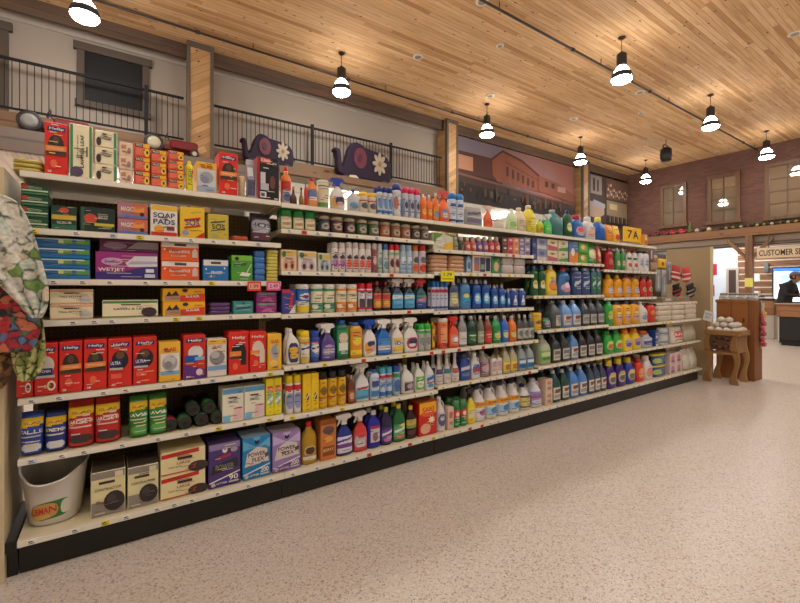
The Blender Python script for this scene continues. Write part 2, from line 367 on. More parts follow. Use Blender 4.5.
# pendant lamps
black = mat('1e1a1a', .45)
def lamp_emit(name, strength, col=(1, .96, .91)):
    N = NT(name, .4); N.b.inputs['Emission Color'].default_value = (*col, 1); N.b.inputs['Emission Strength'].default_value = strength
    N.b.inputs['Base Color'].default_value = (.8, .8, .8, 1); return N.m
em_bot = lamp_emit('lamp_diffuser', 42); em_dome = lamp_emit('lamp_dome', 13)
DZ = 5.32
def lamp_meshes():
    K_ = .88
    d = {}
    d['canopy'] = MB().loft([(ZC-DZ-.03, .05, .05), (ZC-DZ-.012, .065, .065), (ZC-DZ-.001, .065, .065)], mat('3a2018', .5), 16).mesh('canopy')
    d['cord'] = MB().tube([(0, 0, .52), (0, 0, ZC-DZ-.03)], .006, black, 6).mesh('cord')
    d['housing'] = MB().loft([(.27, .085, .085), (.29, .09, .09), (.5, .09, .09), (.53, .05, .05), (.56, .02, .02)], black, 20).mesh('housing')
    prof = [(.27, .085), (.24, .11), (.19, .15), (.135, .175)][::-1]
    d['dome'] = MB().loft([(z, r, r) for z, r in prof], em_dome, 28, caps=(False, False)).mesh('dome')
    d['ring'] = MB().loft([(.03, .205, .205), (.028, .216, .216), (.085, .214, .214), (.135, .192, .192), (.135, .17, .17)], mat('38383e', .8), 28, caps=(False, False)).mesh('ring')
    d['diffuser'] = MB().loft([(-.035, .05, .05), (-.03, .13, .13), (-.014, .18, .18), (.012, .2, .2), (.03, .205, .205)], em_bot, 28, caps=(True, False)).mesh('diffuser')
    for k in ('dome', 'ring', 'diffuser'):
        for v in d[k].vertices: v.co.x *= K_; v.co.y *= K_
    return d
LM = lamp_meshes()
lname = {0: 'row along the loft', 1: 'row above the shelves', 2: 'row above the aisle', 3: 'row behind the viewer'}
oname = ['first', 'second', 'third', 'fourth', 'fifth', 'sixth']
for j, y in enumerate((5.28, 1.75, -1.78, -5.3)):
    for i in range(6):
        x = -4.55+4.22*i+.0
        if j == 1 and i == 2: x -= .4
        t = empty('pendant_lamp', 'bell pendant lamp, %s from left in the %s' % (oname[i], lname[j]), 'lamp', (x, y, DZ), group='pendant lamps')
        for k, me in LM.items(): link(k, me, t)
# stage spotlight hanging by the brick wall
x, y = ceil_at(666, 139, ZC)
t = empty('spotlight', 'black theatre spotlight hanging from the ceiling near the brick wall', 'spotlight', (x, y, ZC))
MB().tube([(0, 0, 0), (0, 0, -.22)], .012, black, 8).obj('hanger', t)
MB().tube([(-.2, 0, -.42), (-.2, 0, -.25), (-.12, 0, -.2), (.12, 0, -.2), (.2, 0, -.25), (.2, 0, -.42)], .018, black, 8).obj('yoke', t)
MB().loft([(-.72, .10, .10), (-.7, .15, .15), (-.55, .17, .17), (-.34, .16, .16), (-.28, .09, .09)], black, 18).obj('housing', t)
W = SC.world or bpy.data.worlds.new('w'); SC.world = W; W.use_nodes = True
W.node_tree.nodes['Background'].inputs[0].default_value = (.9, .85, .8, 1); W.node_tree.nodes['Background'].inputs[1].default_value = .3
# strip lights under the loft, front to back; fourth and last added for brightness
em = lamp_emit('strip_tube', 40, (1, .95, .88))
for i, (px, y) in enumerate(((-60, 7.3), (120, 7.6), (349, 7.9), (412, 7.9), (503, 7.9), (560, 7.9))):
    x = wx(px, y); zc = 3.40 if x < x270 else 3.995
    t = empty('strip_light', 'white strip light under the loft, %s from the left' % oname[i], 'light', (x, y, zc), group='strip lights under the loft')
    MB().cbox(-.08, .08, -.5, .5, -.05, 0, mat('e0ded8', .5)).obj('housing', t)
    MB().cbox(-.06, .06, -.48, .48, -.085, -.052, em).obj('tube', t)
struct('trim_10', MB().box(8.1, XW, YCOL+.2, YCOL+2.2, 3.995, 4.06, wallb))
# ================================================================ GONDOLA SHELVING
BX = [-.35+1.22*k for k in range(7)]
ceiling_cream = mat('b8a888', .45)
shm = mat('cfc3a4', .42); lipm = mat('d6cdb4', .38); lip2 = mat('e2ded2', .3); kick = mat('0d0c0c', .35)
N = NT('pegboard', .7); co = N.coords(scale=(39.4, 39.4, 39.4)); f3 = N.n('ShaderNodeVectorMath', operation='FRACTION', i_0=co).outputs[0]
s3 = N.n('ShaderNodeSeparateXYZ', i_0=f3); a = N.math('SUBTRACT', s3.outputs[0], .5); b = N.math('SUBTRACT', s3.outputs[2], .5)
dd = N.math('SQRT', N.math('ADD', N.math('MULTIPLY', a, a), N.math('MULTIPLY', b, b)))
peg = N.out(N.mix(N.math('LESS_THAN', dd, .14), '6e5f4a', '1c1814'))
ZB0 = .172
SHELF = [  # top z of each shelf, top to bottom, per bay
    [1.845, 1.583, 1.346, 1.150, .803, .530],
    [1.838, 1.677, 1.414, 1.140, .823, .515],
    [1.838, 1.617, 1.436, 1.126, .823, .543],
    [1.838, 1.575, 1.234, .907, .565],
    [1.838, 1.518, 1.200, .880, .570],
    [1.12, .880, .568]]
YD = .46
tagm = [mat('e8e6e0', .6), mat('e6d24a', .6), mat('c8d4e4', .6), mat('d8402c', .6)]
def tagmesh(c):
    mb = MB(); mb.box(-.017, .017, -.0025, 0, 0, .021, c); mb.box(-.012, .010, -.0032, -.0025, .004, .007, mat('2a2a2a')); mb.box(-.012, .004, -.0032, -.0025, .011, .016, mat('2a2a2a')); return mb.mesh('price_tag')
TG = [tagmesh(c) for c in tagm]
bayn = ['nearest', 'second', 'third', 'fourth', 'fifth', 'farthest']
rt = random.Random(11)
for k in range(6):
    xa, xb = BX[k]+.002, BX[k+1]-.002; L = xb-xa
    t = empty('shelving_bay', 'cream metal store shelving with black kick plate, %s bay of six' % bayn[k], 'shelving', (xa, 0, 0), group='bays of the store shelving')
    top = 1.80 if k < 5 else 1.82
    mb = MB(); mb.box(0, L, .47, .50, .12, top, peg)
    mb.obj('back_panel', t)
    MB().box(0, .02, .462, .468, .16, top, shm).obj('upright', t); MB().box(L-.02, L, .462, .468, .16, top, shm).obj('upright', t)
    MB().box(0, L, .055, .5, 0, .138, kick).obj('kick_plate', t)
    mb = MB(); mb.box(0, L, .012, .461, ZB0-.012, ZB0, shm); mb.box(0, L, 0, .012, ZB0-.03, ZB0+.002, lipm); mb.box(0, L, .012, .06, ZB0-.034, ZB0-.012, lipm)
    mb.box(.0, L, -.004, 0, ZB0-.027, ZB0-.003, lip2)
    dk = mb.obj('base_deck', t)
    for z in [ZB0]+SHELF[k]:
        YS = .065 if z > 1 else .015
        if z == ZB0: sh = dk; y0 = -.004
        else:
            y0 = YS-.004; mb = MB(); mb.box(0, L, YS+.01, YD, z-.014, z, shm); mb.box(0, L, YS, YS+.01, z-.028, z+.002, lipm)
            mb.box(0, L, YS-.004, YS, z-.026, z-.002, lip2)
            for e in (0, L-.012): mb.add([(e, YS+.02, z-.014), (e, YD, z-.014), (e, YD, z-.07), (e+.012, YS+.02, z-.014), (e+.012, YD, z-.014), (e+.012, YD, z-.07)], [(0, 1, 2), (5, 4, 3), (0, 3, 4, 1), (1, 4, 5, 2), (2, 5, 3, 0)], shm)
            sh = mb.obj('shelf', t)
            if z > 1.8: continue
        x = .05
        while x < L-.05:
            link('price_tag', TG[rt.choice([0, 0, 0, 1, 0, 2, 0, 3 if k in (1, 2) else 0])], sh, (x, y0-.0005, z-.025)); x += rt.uniform(.07, .17)
# end panels
endm = mat('c8b896', .5)
t = empty('end_panel', 'tall cream end panel closing the near end of the shelving', 'panel', (BX[0]-.055, 0, 0))
MB().box(-.02, .015, .0, .5, 0, 1.835, endm).obj('panel', t)
MB().box(-.55, -.025, .0, .03, 0, 1.835, endm).obj('front_board', t)
mb = MB(); mb.box(.016, .052, .004, .46, .128, .176, kick); mb.box(.016, .052, .05, .46, 0, .127, kick); mb.obj('black_trim', t)
t = empty('end_panel', 'tall tan end panel closing the far end of the shelving', 'panel', (7.345, 0, 0))
MB().box(-.015, .015, .025, .62, 0, 1.92, mat('a48e6c', .5)).obj('panel', t)
MB().box(-.022, .022, -.0, .0245, 0, 1.925, mat('d2c29c', .5)).obj('edge_trim', t)
# ================================================================ PRODUCTS
CACHE = {}
def fine(key, base, k=7):
    q = random.Random(str(key)); L = sum(lin(NC.get(base, base)))/3; dk = L > .25
    out = []
    for i in range(k):
        w = q.uniform(.12, .4); u = q.uniform(.06, .94-w); v = q.uniform(.03, .97); h = q.uniform(.012, .022)
        out.append(('r', u, v-h/2, u+w, v+h/2, q.choice(['3c3430', '5a4a44', '8a5a50'] if dk else ['d8d4cc', 'c8c0b4', 'e0c070'])))
    return out
def carton(w, h, d, base, arts=(), top=None, side=None):
    key = ('carton', round(w, 3), round(h, 3), round(d, 3), base, str(arts), top, side)
    if key in CACHE: return CACHE[key]
    mb = MB(); mb.cbox(-w/2, w/2, 0, d, 0, h, mat(base, .38), b=min(.0025, h*.05))
    if top: mb.box(-w/2+.003, w/2-.003, .003, d-.003, h, h+.0006, mat(top, .4))
    if side:
        for sx in (-1, 1): mb.box(sx*w/2-.0005 if sx > 0 else -w/2-.0006, sx*w/2+.0006 if sx > 0 else -w/2+.0005, .003, d-.003, .003, h-.003, mat(side, .4))
    arts = list(arts)+(fine(key, base) if arts else [])
    flat_art(mb, arts, lambda u, v, l: ((u-.5)*(w-.005), -l, v*(h-.005)+.0025), mk=lambda c: mat(c, .4))
    CACHE[key] = [('', mb.mesh('carton'))]; return CACHE[key]
P = {  # body profile (z, rx[, ry[, dx]]), cap profile, label (z0, z1, half angle), superellipse power, depth ratio
 'can': dict(b=[(0, .92), (.012, 1), (.775, 1), (.80, .86)], c=[(.79, .86), (.80, .93), (.965, .90), (1, .68)], l=(.07, .75, 80), p=2, r=1),
 'tub': dict(b=[(0, .93), (.02, 1), (.875, 1)], c=[(.87, 1.02), (.885, 1.04), (.975, 1.03), (1, .9)], l=(.04, .84, 82), p=2, r=1),
 'spray': dict(b=[(0, .88), (.03, 1), (.42, 1), (.55, .82), (.64, .5), (.70, .32), (.75, .28)], c='trigger', l=(.07, .46, 62), p=2.8, r=.62),
 'jug': dict(b=[(0, .88), (.025, 1), (.52, 1), (.66, .86), (.79, .56), (.87, .3), (.9, .27)], c=[(.885, .30), (.89, .34), (.985, .33), (1, .28)], l=(.1, .48, 55), p=3.6, r=.95, h=1),
 'bleach': dict(b=[(0, .9), (.03, 1), (.5, 1), (.6, .86, .92, -.1), (.7, .62, .8, -.22), (.79, .44, .6, -.24), (.86, .34, .36, -.2), (.9, .3, .3, -.2)], c=[(.87, .33, .36, -.2), (.88, .38, .42, -.2), (.985, .37, .41, -.2), (1, .3, .34, -.2)], l=(.1, .56, 70), p=2.2, r=.9, h=1),
 'detergent': dict(b=[(0, .92), (.03, 1), (.52, 1), (.6, .84, .95, -.14), (.7, .6, .85, -.26), (.78, .5, .6, -.24), (.80, .46, .5, -.22)], c=[(.79, .42, .46, -.22), (.8, .46, .5, -.22), (.98, .42, .46, -.22), (1, .36, .4, -.22)], l=(.1, .62, 58), p=3.2, r=.55, h=1),
 'dish': dict(b=[(0, .86), (.03, 1), (.25, .98), (.47, .82), (.66, .9), (.78, .72), (.86, .34)], c=[(.85, .30), (.86, .34), (.94, .3), (1, .16)], l=(.12, .6, 58), p=2.5, r=.55),
 'round': dict(b=[(0, .93), (.025, 1), (.6, 1), (.72, .82), (.81, .44), (.89, .34)], c=[(.875, .33), (.88, .37), (.985, .36), (1, .3)], l=(.08, .48, 70), p=2.3, r=.85),
 'toilet': dict(b=[(0, .9), (.03, 1), (.5, 1), (.62, .9, .9, -.05), (.74, .6, .6, -.18), (.84, .3, .42, -.32), (.88, .28, .4, -.36)], c=[(.87, .3, .42, -.36), (.88, .34, .46, -.37), (.985, .26, .36, -.42), (1, .18, .26, -.43)], l=(.08, .54, 58), p=2.8, r=.55),
 'capjar': dict(b=[(0, .9), (.03, 1), (.62, 1), (.66, .92)], c=[(.64, .98), (.66, 1.03), (.9, .98), (.98, .8), (1, .6)], l=(.05, .58, 66), p=2.2, r=.8),
 'squat': dict(b=[(0, .9), (.05, 1), (.52, 1), (.66, .74), (.74, .52)], c=[(.72, .54), (.74, .6), (.97, .56), (1, .46)], l=(.08, .5, 66), p=2, r=.95),
 'jar': dict(b=[(0, .86), (.05, 1), (.72, 1), (.80, .86)], c=[(.79, .9), (.80, .96), (.97, .95), (1, .86)], l=(.14, .66, 66), p=2, r=1),
 'tall': dict(b=[(0, .92), (.02, 1), (.82, 1), (.9, .6)], c=[(.88, .44), (.89, .5), (.985, .46), (1, .36)], l=(.1, .76, 62), p=2.8, r=.6),
 'neck': dict(b=[(0, .9), (.02, 1), (.36, 1), (.5, .72), (.6, .42), (.86, .3)], c=[(.85, .34), (.86, .4), (.98, .38), (1, .3)], l=(.06, .34, 70), p=2, r=.9),
 'pouch': dict(b=[(0, .88, .7), (.05, 1, 1), (.45, 1, .98), (.8, .98, .55), (.92, .96, .12), (1, .95, .05)], c=None, l=(.07, .86, 66), p=3.2, r=.5),
 'pack': dict(b=[(0, .9), (.2, .99), (.8, .99), (1, .9)], c=None, l=None, p=5, r=.6),
}
def nprof(pr, w, d, h): return [(q[0]*h, q[1]*w/2, (q[2] if len(q) > 2 else q[1])*d/2, (q[3] if len(q) > 3 else 0)*w/2) for q in pr]
def bottle(kind, w, h, body, cap='white', lab=None, arts=(), d=None, lz=None, gloss=.28, flip=1, hcol=None):
    K = P[kind]; d = d or w*K['r']
    key = (kind, round(w, 3), round(h, 3), round(d, 3), body, cap, lab, str(arts), str(lz), flip)
    if key in CACHE: return CACHE[key]
    out = []; pr = nprof(K['b'], w, d, h); p = K['p']
    mb = MB(); n = 20 if w > .05 else 14
    mb.loft(pr, mat(body, gloss), n, p); out.append(('', mb.mesh('body')))
    if K['c'] == 'trigger':
        mb = MB(); cm = mat(cap, .35)
        mb.loft([(.735*h, .15*w, .15*w), (.74*h, .19*w, .19*w), (.79*h, .18*w, .18*w), (.80*h, .13*w, .13*w)], cm, 14)
        q = [(-.50, .90), (-.46, .885), (-.20, .87), (-.16, .79), (.13, .79), (.2, .86), (.42, .88), (.46, .92), (.36, .985), (.1, 1.0), (-.3, .985), (-.50, .965)]
        mb.ext([(x*w*flip, z*h) for x, z in (q if flip > 0 else q[::-1])], -.11*w, .11*w, cm)
        q = [(-.18, .87), (-.30, .875), (-.34, .80), (-.44, .72), (-.40, .71), (-.26, .79)]
        mb.ext([(x*w*flip, z*h) for x, z in (q if flip > 0 else q[::-1])], -.06*w, .06*w, cm)
        out.append(('trigger', mb.mesh('trigger')))
    elif K['c']:
        out.append(('lid' if kind in ('jar', 'tub') else 'cap', MB().loft(nprof(K['c'], w, d if kind not in ('detergent', 'dish', 'tall') else w*.8, h), mat(cap, .35), n, 2).mesh('cap')))
    if K.get('h'):
        mb = MB(); tz = {'jug': (.86, .85, .77, .63, .5), 'bleach': (.85, .845, .76, .62, .5), 'detergent': (.76, .775, .71, .6, .5)}[kind]
        pts = [(a*w, 0, z*h) for a, z in zip((.04 if kind != 'jug' else .1, .25, .42, .44, .38), tz)]
        mb.tube(pts, [.06*w, .062*w, .062*w, .066*w, .06*w], mat(hcol or body, gloss), 8); out.append(('handle', mb.mesh('handle')))
    if K['l'] and (lab or arts):
        z0, z1, ang = K['l']; fine_ = []
        if lz: z0, z1 = lz
        def surf(u, v, lift):
            z = (z0+(z1-z0)*v)*h; th = radians(-90+(u-.5)*2*ang)
            for a, b in zip(pr, pr[1:]):
                if a[0] <= z <= b[0]: break
            f = (z-a[0])/max(b[0]-a[0], 1e-6); f = min(max(f, 0), 1); rx = a[1]+(b[1]-a[1])*f; ry = a[2]+(b[2]-a[2])*f; dx = a[3]+(b[3]-a[3])*f
            rx += .0004+lift; ry += .0006+lift; e = 2/p; ca, sa = cos(th), sin(th)
            return (dx+rx*math.copysign(abs(ca)**e, ca), ry*math.copysign(abs(sa)**e, sa), z)
        nx, nz = (16, 20) if w < .08 else (22, 26)
        mb = MB(); vs = [surf(i/nx, j/nz, 0) for j in range(nz+1) for i in range(nx+1)]
        polys = [(art_polys(a)) for a in arts if a[0] not in ('t', 'tv')]
        def inside(poly, x, y):
            c = False; n = len(poly)
            for i in range(n):
                x1, y1 = poly[i]; x2, y2 = poly[i-1]
                if (y1 > y) != (y2 > y) and x < (x2-x1)*(y-y1)/(y2-y1)+x1: c = not c
            return c
        by = {}
        for j in range(nz):
            for i in range(nx):
                c = lab; u, v = (i+.5)/nx, (j+.5)/nz
                for po, cc in polys:
                    if inside(po, u, v): c = cc
                if c is not None: by.setdefault(c, []).append((j*(nx+1)+i, j*(nx+1)+i+1, (j+1)*(nx+1)+i+1, (j+1)*(nx+1)+i))
        q = random.Random(str(key)); bl_ = lab or (polys[0][1] if polys else body); L = sum(lin(NC.get(bl_, bl_)))/3
        for i_ in range(6):
            ww = q.uniform(.16, .5); uu = q.uniform(.1, .9-ww); vv = q.uniform(.05, .95); hh = q.uniform(.018, .034); cc = q.choice(['343038', '5a4c50', '3c4c80'] if L > .25 else ['d8d4d0', 'c8ccd4', 'e0d4a0'])
            S = [surf(uu+ww*a_/4, vv-hh/2, .0005) for a_ in range(5)]+[surf(uu+ww*a_/4, min(vv+hh/2, 1), .0005) for a_ in range(5)]
            fine_.append((S, cc))
        first = True
        for c, fs in by.items():
            if first: mb.add(vs, fs, mat(c, .4), True); first = False
            else:
                k = mb.m(mat(c, .4))
                for f in fs: mb.f.append(f); mb.mi.append(k); mb.sm.append(True)
        for S, cc in fine_: mb.add(S, [(a_, a_+1, a_+6, a_+5) for a_ in range(4)], mat(cc, .4))
        for a in arts:
            if a[0] in ('t', 'tv'):
                tv, tf = text_mesh(a[5]); _, cx, cz, ww, hh, st, c = a
                if a[0] == 't': Q = [surf(cx+(x-.5)*ww, cz+(y-.5)*hh, .0006) for x, y in tv]
                else: Q = [surf(cx+(.5-y)*ww, cz+(x-.5)*hh, .0006) for x, y in tv]
                mb.add(Q, tf, mat(c, .4))
        out.append(('label', mb.mesh('label')))
    CACHE[key] = out; return out
def put(parts, name, loc, label, cat, group=None, rz=0):
    o = link(name, parts[0][1], None, loc, rz); tag(o, label, cat, group)
    for nm, me in parts[1:]: link(nm, me, o)
    return o
LABELS = {}
ORD = ['leftmost', 'second', 'third', 'fourth', 'fifth', 'sixth', 'seventh', 'eighth']
NUM = ['', 'one', 'two', 'three', 'four', 'five', 'six', 'seven', 'eight', 'nine', 'ten', 'eleven']
LEV = ['bottom', 'second', 'third', 'fourth', 'fifth', 'sixth', 'seventh', 'eighth', 'ninth', 'tenth', 'eleventh']
def ordn(i, n):
    if n == 1: return ''
    if i == n-1: return 'right' if n == 2 else 'rightmost'
    if i == 0 and n == 2: return 'left'
    return ORD[i]
class Row:
    """a shelf level: place products between two image columns of the shelf front"""
    def __init__(s, bay, z, place, yf=.05): s.bay = bay; s.z = z; s.place = place; s.yf = yf; s.n = 0; s.lo = -9; s.hi = 99
    def dims(s, a, b, n, ytop, fill):
        X0, X1 = max(wx(a, s.yf), s.lo), min(wx(b, s.yf), s.hi); pitch = (X1-X0)/n; w = pitch*fill
        h = wz((a+b)/2, ytop, s.yf)-s.z
        return X0, pitch, w, h
    def lab(s, desc, i, n, lev, levs, row, rows, stack='of stack'):
        o = ordn(i, n); t = []
        if levs > 1:
            t.append('top' if lev == levs-1 else LEV[lev])
            t.append(desc)
            if n > 1: t.append('in %s stack' % o)
        else:
            if row > 0: t.append('middle-row' if rows == 3 and row == 1 else 'back-row')
            if o: t.append(o)
            t.append(desc)
        return ' '.join(t)+', '+s.place
    def box(s, a, b, ytop, name, desc, base, arts=(), n=1, levs=1, d=.2, fill=.96, yo=0, top=None, side=None, cat='box', rz=0):
        X0, pitch, w, h = s.dims(a, b, n, ytop, fill); h1 = h/levs
        g = ('%s, %s' % (desc, s.place)) if n*levs > 1 else None
        for i in range(n):
            for l in range(levs):
                jx = random.uniform(-.0015, .0015) if levs > 1 else 0
                put(carton(w, h1*.985, d, base, arts, top, side), name, (X0+pitch*(i+.5)+jx, s.yf+yo+.0+(random.uniform(0, .004) if levs > 1 else 0), s.z+l*h1+.0005),
                    s.lab(desc, i, n, l, levs, 0, 1), cat, g, rz)
        return s
    def bot(s, a, b, ytop, kind, name, desc, body, cap='white', lab=None, arts=(), n=1, rows=1, fill=.94, d=None, yo=0, cat='bottle', levs=1, flip=1, lz=None, hcol=None, hh=None, back=None):
        X0, pitch, w, h = s.dims(a, b, n, ytop, fill)
        if hh: h = hh
        h1 = h/levs; dd = d or w*P[kind]['r']; dd = min(dd, .34)
        g = ('%s, %s' % (desc, s.place)) if n*levs*rows > 1 else None
        parts = bottle(kind, w, h1*.995, body, cap, lab, arts, dd, lz, flip=flip, hcol=hcol)
        for r in range(rows):
            yy = s.yf+yo+dd/2+r*(dd+.006)
            if yy+dd/2 > .455 and r: break
            for i in range(n):
                for l in range(levs):
                    put(parts, name, (X0+pitch*(i+.5)+random.uniform(-.001, .001), yy+(random.uniform(0, .003) if r == 0 else 0), s.z+l*h1+.0005), s.lab(desc, i, n, l, levs, r, rows), cat, g)
        return s
# ---- artwork presets
def hefty(kind='b'):
    a = [('p', [(.08, .84), (.90, .84), (.94, .93), (.12, .93)], 'dblue'), ('t', .52, .885, .66, .07, 'Hefty', 'white')]
    if kind == 'b': a += [('e', .5, .58, .37, .19, '2c2420'), ('e', .5, .66, .16, .08, '5a4030'), ('r', .04, .40, .98, .56, '2a2422'), ('p', [(.02, .44), (.98, .46), (.98, .56), (.02, .55)], 'e88a3c'), ('t', .5, .50, .7, .04, 'STRONG', 'f0c8a0'), ('r', .02, .37, .98, .42, '4a3428'), ('e', .4, .2, .16, .08, 'e86a4a'), ('t', .2, .05, .18, .04, '28', 'white')]
    if kind == 'u': a += [('e', .5, .56, .38, .2, '1a1a22'), ('e', .5, .66, .2, .08, '6a4a2c'), ('p', [(.02, .40), (.6, .44), (.62, .58), (.02, .54)], 'dblue'), ('t', .3, .5, .44, .07, 'ULTRA', 'white'), ('r', .02, .36, .62, .40, 'lgrey'), ('r', .1, .18, .56, .28, 'e8604a'), ('t', .2, .05, .18, .04, '40', 'white')]
    if kind == 'w': a += [('e', .5, .58, .38, .18, 'd4d0cc'), ('r', .02, .36, .8, .52, 'dblue'), ('t', .4, .46, .6, .05, 'KITCHEN', 'white'), ('r', .02, .33, .9, .38, 'lgrey'), ('e', .74, .17, .2, .1, 'f0e0d0'), ('e', .74, .17, .12, .06, '8a3020')]
    if kind == 'p': a += [('e', .55, .6, .36, .16, 'd8d8dc'), ('r', .04, .38, .66, .54, 'blue'), ('r', .5, .42, .96, .50, 'lblue'), ('p', [(0, 0), (1, 0), (1, .2), (0, .34)], 'purple'), ('e', .72, .14, .16, .08, 'e0c8d0'), ('t', .2, .05, .2, .04, '80', 'white')]
    return a
def glad(c='grey', word='GLAD'):
    return [('r', 0, .0, 1, .2, 'e8b430'), ('r', .04, .16, .96, .3, 'lblue'), ('r', .04, .26, .96, .72, 'e4e0dc'), ('e', .5, .47, .38, .2, 'a8a6a8'), ('e', .5, .55, .28, .14, 'c8c6c8'), ('e', .42, .42, .2, .1, '8c8a90'), ('t', .5, .82, .6, .1, word, 'red')]
BB = 'ece2c0'
def bb(word, c=None, pic='2a2226', edge=None, wy=.5):
    a = []
    if edge: a += [('r', 0, .84, 1, 1, edge), ('r', 0, 0, 1, .07, edge)]
    a += [('r', .32, .72, .68, .79, '4a3a2c'), ('t', .5, wy, .62, .12, word, '3a2c20')]
    if pic: a += [('e', .84, .28, .15, .3, pic)]
    return a
PL = {1: 'top shelf', 2: 'second shelf', 3: 'third shelf', 4: 'fourth shelf', 5: 'fifth shelf', 6: 'sixth shelf', 7: 'bottom deck'}
def R_(bay, lev, yf=None):
    z = ZB0 if lev == 7 else SHELF[bay][lev-1]
    r = Row(bay, z+.002, '%s of %s bay' % (PL[lev], bayn[bay]), .085 if z > 1 else .04); r.lo, r.hi = BX[bay]+.004, BX[bay+1]-.004
    if bay == 5: r.hi = 7.32
    if lev == 7 or lev == 1 and bay: r.lo, r.hi = -9, 99
    if bay == 0: r.lo = -.40
    return r
SP = dict(cat='bottle')
# ================================================================ STOCK, bay 1 (nearest)
r = R_(0, 1); r.lo = -.5
r.bot(10, 44, 158.5, 'pack', 'folded_cloth_pack', 'olive yellow flat cloth pack', 'b8a850', levs=3, d=.2, cat='cloth')
r.box(44, 68, 122, 'trash_bag_box', 'tall red trash bag box', 'd8281e', hefty('b'), d=.12)
r.box(69, 93, 124, 'trash_bag_box', 'cream and green leaf bag box on end', BB, [('r', 0, 0, .13, 1, '3c8a50'), ('r', .88, 0, 1, 1, '3c8a50'), ('tv', .55, .5, .16, .62, 'LAWN & LEAF', '2a3a2a'), ('tv', .34, .6, .06, .4, 'TRASH BAGS', '4a5a4a'), ('e', .3, .1, .3, .1, '5a4a68'), ('r', .74, .4, .8, .6, '3a3028')], d=.1)
r.box(95, 118, 131, 'trash_bag_box', 'cream bag box with green edge', BB, [('r', .86, 0, 1, 1, '3c8a6a'), ('t', .45, .55, .6, .2, 'LAWN & LEAF', '2a3a2a'), ('e', .14, .3, .12, .28, '3a2c30'), ('r', .3, .76, .5, .86, '3a3028')], levs=3, d=.13)
r.box(119, 133, 142, 'bag_box', 'pale peach bag box', 'e8ccb0', [('r', .1, .5, .5, .8, 'c88a6a'), ('e', .75, .4, .15, .25, 'a88a80'), ('t', .45, .3, .6, .14, 'SMALL', '6a4a3a')], levs=3, d=.12)
oj = [('r', 0, .72, 1, 1, 'f0b828'), ('r', 0, .72, .55, .96, '3a2420'), ('t', .3, .84, .44, .16, 'PACK', 'white'), ('r', .04, .1, .66, .66, 'e87058'), ('e', .82, .34, .18, .32, 'f0d040'), ('e', .84, .34, .08, .14, '4a3018')]
r.box(134, 150, 143, 'bag_box', 'coral zip bag box with yellow top', 'e05a3c', oj, levs=3, d=.12)
r.box(151, 167, 150, 'bag_box', 'coral zip bag box with yellow bee mark', 'e05a3c', oj, levs=3, d=.12)
r.box(168, 184, 151, 'bag_box', 'orange zip bag box with white stripes', 'e05a3c', oj, levs=4, d=.12)
r.bot(186, 194, 160, 'tall', 'cleaner_bottle', 'yellow plastic bottle with green letters', 'e8d818', 'f0dc20', 'd8cc18', [('tv', .5, .5, .3, .7, 'PLEDGE', '2c7a3c'), ('r', .7, .7, 1, .9, 'red')], d=.05)
r.box(196, 217, 162, 'trash_bag_box', 'yellow topped trash bag box with grey bag', 'eab430', [('r', .03, .02, .97, .78, 'c8ccd4'), ('e', .5, .5, .36, .2, 'a0a0a8'), ('e', .4, .42, .22, .12, '8488a0'), ('r', .03, .02, .97, .2, '9cb0c8'), ('t', .5, .87, .6, .12, 'GLAD', 'red')], d=.12)
r.box(219, 238, 152.5, 'trash_bag_box', 'red trash bag box beside glad yellow one'.replace('glad ', ''), 'd8281e', hefty('b'), d=.14)
r.bot(239, 246, 176, 'jar', 'small_jar', 'small cream jar between box and bag', 'b8a080', 'd8b890', d=.04, cat='jar')
r.bot(247, 256, 158, 'pouch', 'plastic_bag', 'greyish clear plastic bag', 'a8a8ac', None, '8c8c98', [('r', .2, .0, .9, .5, '4c4c70'), ('r', .1, .6, .6, .9, 'c8c8c8')], d=.08, cat='bag')
r.box(257.5, 281, 157, 'mop_box', 'black mop box with red corner', '16161a', [('r', 0, 0, .05, 1, 'c02020'), ('r', .1, .86, .6, .98, 'd02424'), ('t', .35, .92, .44, .06, 'RUBBERMAID'[:6], 'white'), ('r', .1, .36, .34, .64, 'c8c4cc'), ('r', .1, .22, .5, .38, 'b8b4c0'), ('r', .08, .04, .38, .18, 'd8d8dc'), ('r', .12, .07, .3, .15, '50505a'), ('e', .68, .42, .14, .16, '6a3c3c'), ('r', .66, .8, .9, .92, '3c3c48'), ('r', .75, .02, .95, .05, 'lgrey')], d=.16, side='a02020')
r = R_(0, 2)
gd = [('r', 0, 0, 1, .18, '3a7a50'), ('r', .0, .32, 1, .46, 'c8dcc8'), ('t', .5, .66, .5, .24, 'SCOTCH', 'lgreen'), ('e', .12, .75, .14, .2, 'b84030')]
r.box(20, 49, 184, 'scrub_pad_pack', 'dark green scrub pad pack', '1a4a34', gd, levs=4, d=.16, cat='scrub pads')
r.box(50.5, 77.5, 205.5, 'scrub_pad_pack', 'green scrub pad box with gold band', '1c3c34', [('r', 0, .42, 1, .62, 'c8b040'), ('r', 0, 0, 1, .2, '2c6a50'), ('e', .5, .82, .2, .12, 'c05040'), ('t', .5, .3, .6, .1, 'SCRUB', 'lgrey')], d=.16, cat='scrub pads')
r.box(79.5, 115.5, 207.5, 'scrub_pad_pack', 'wide green scrub pad box with red oval', '1c3230', [('e', .28, .55, .2, .2, 'c84838'), ('r', .4, .24, 1, .36, 'c8c040'), ('t', .66, .62, .3, .16, 'HEAVY DUTY', 'lgrey'), ('r', 0, 0, .1, 1, '2c5a48')], d=.16, cat='scrub pads')
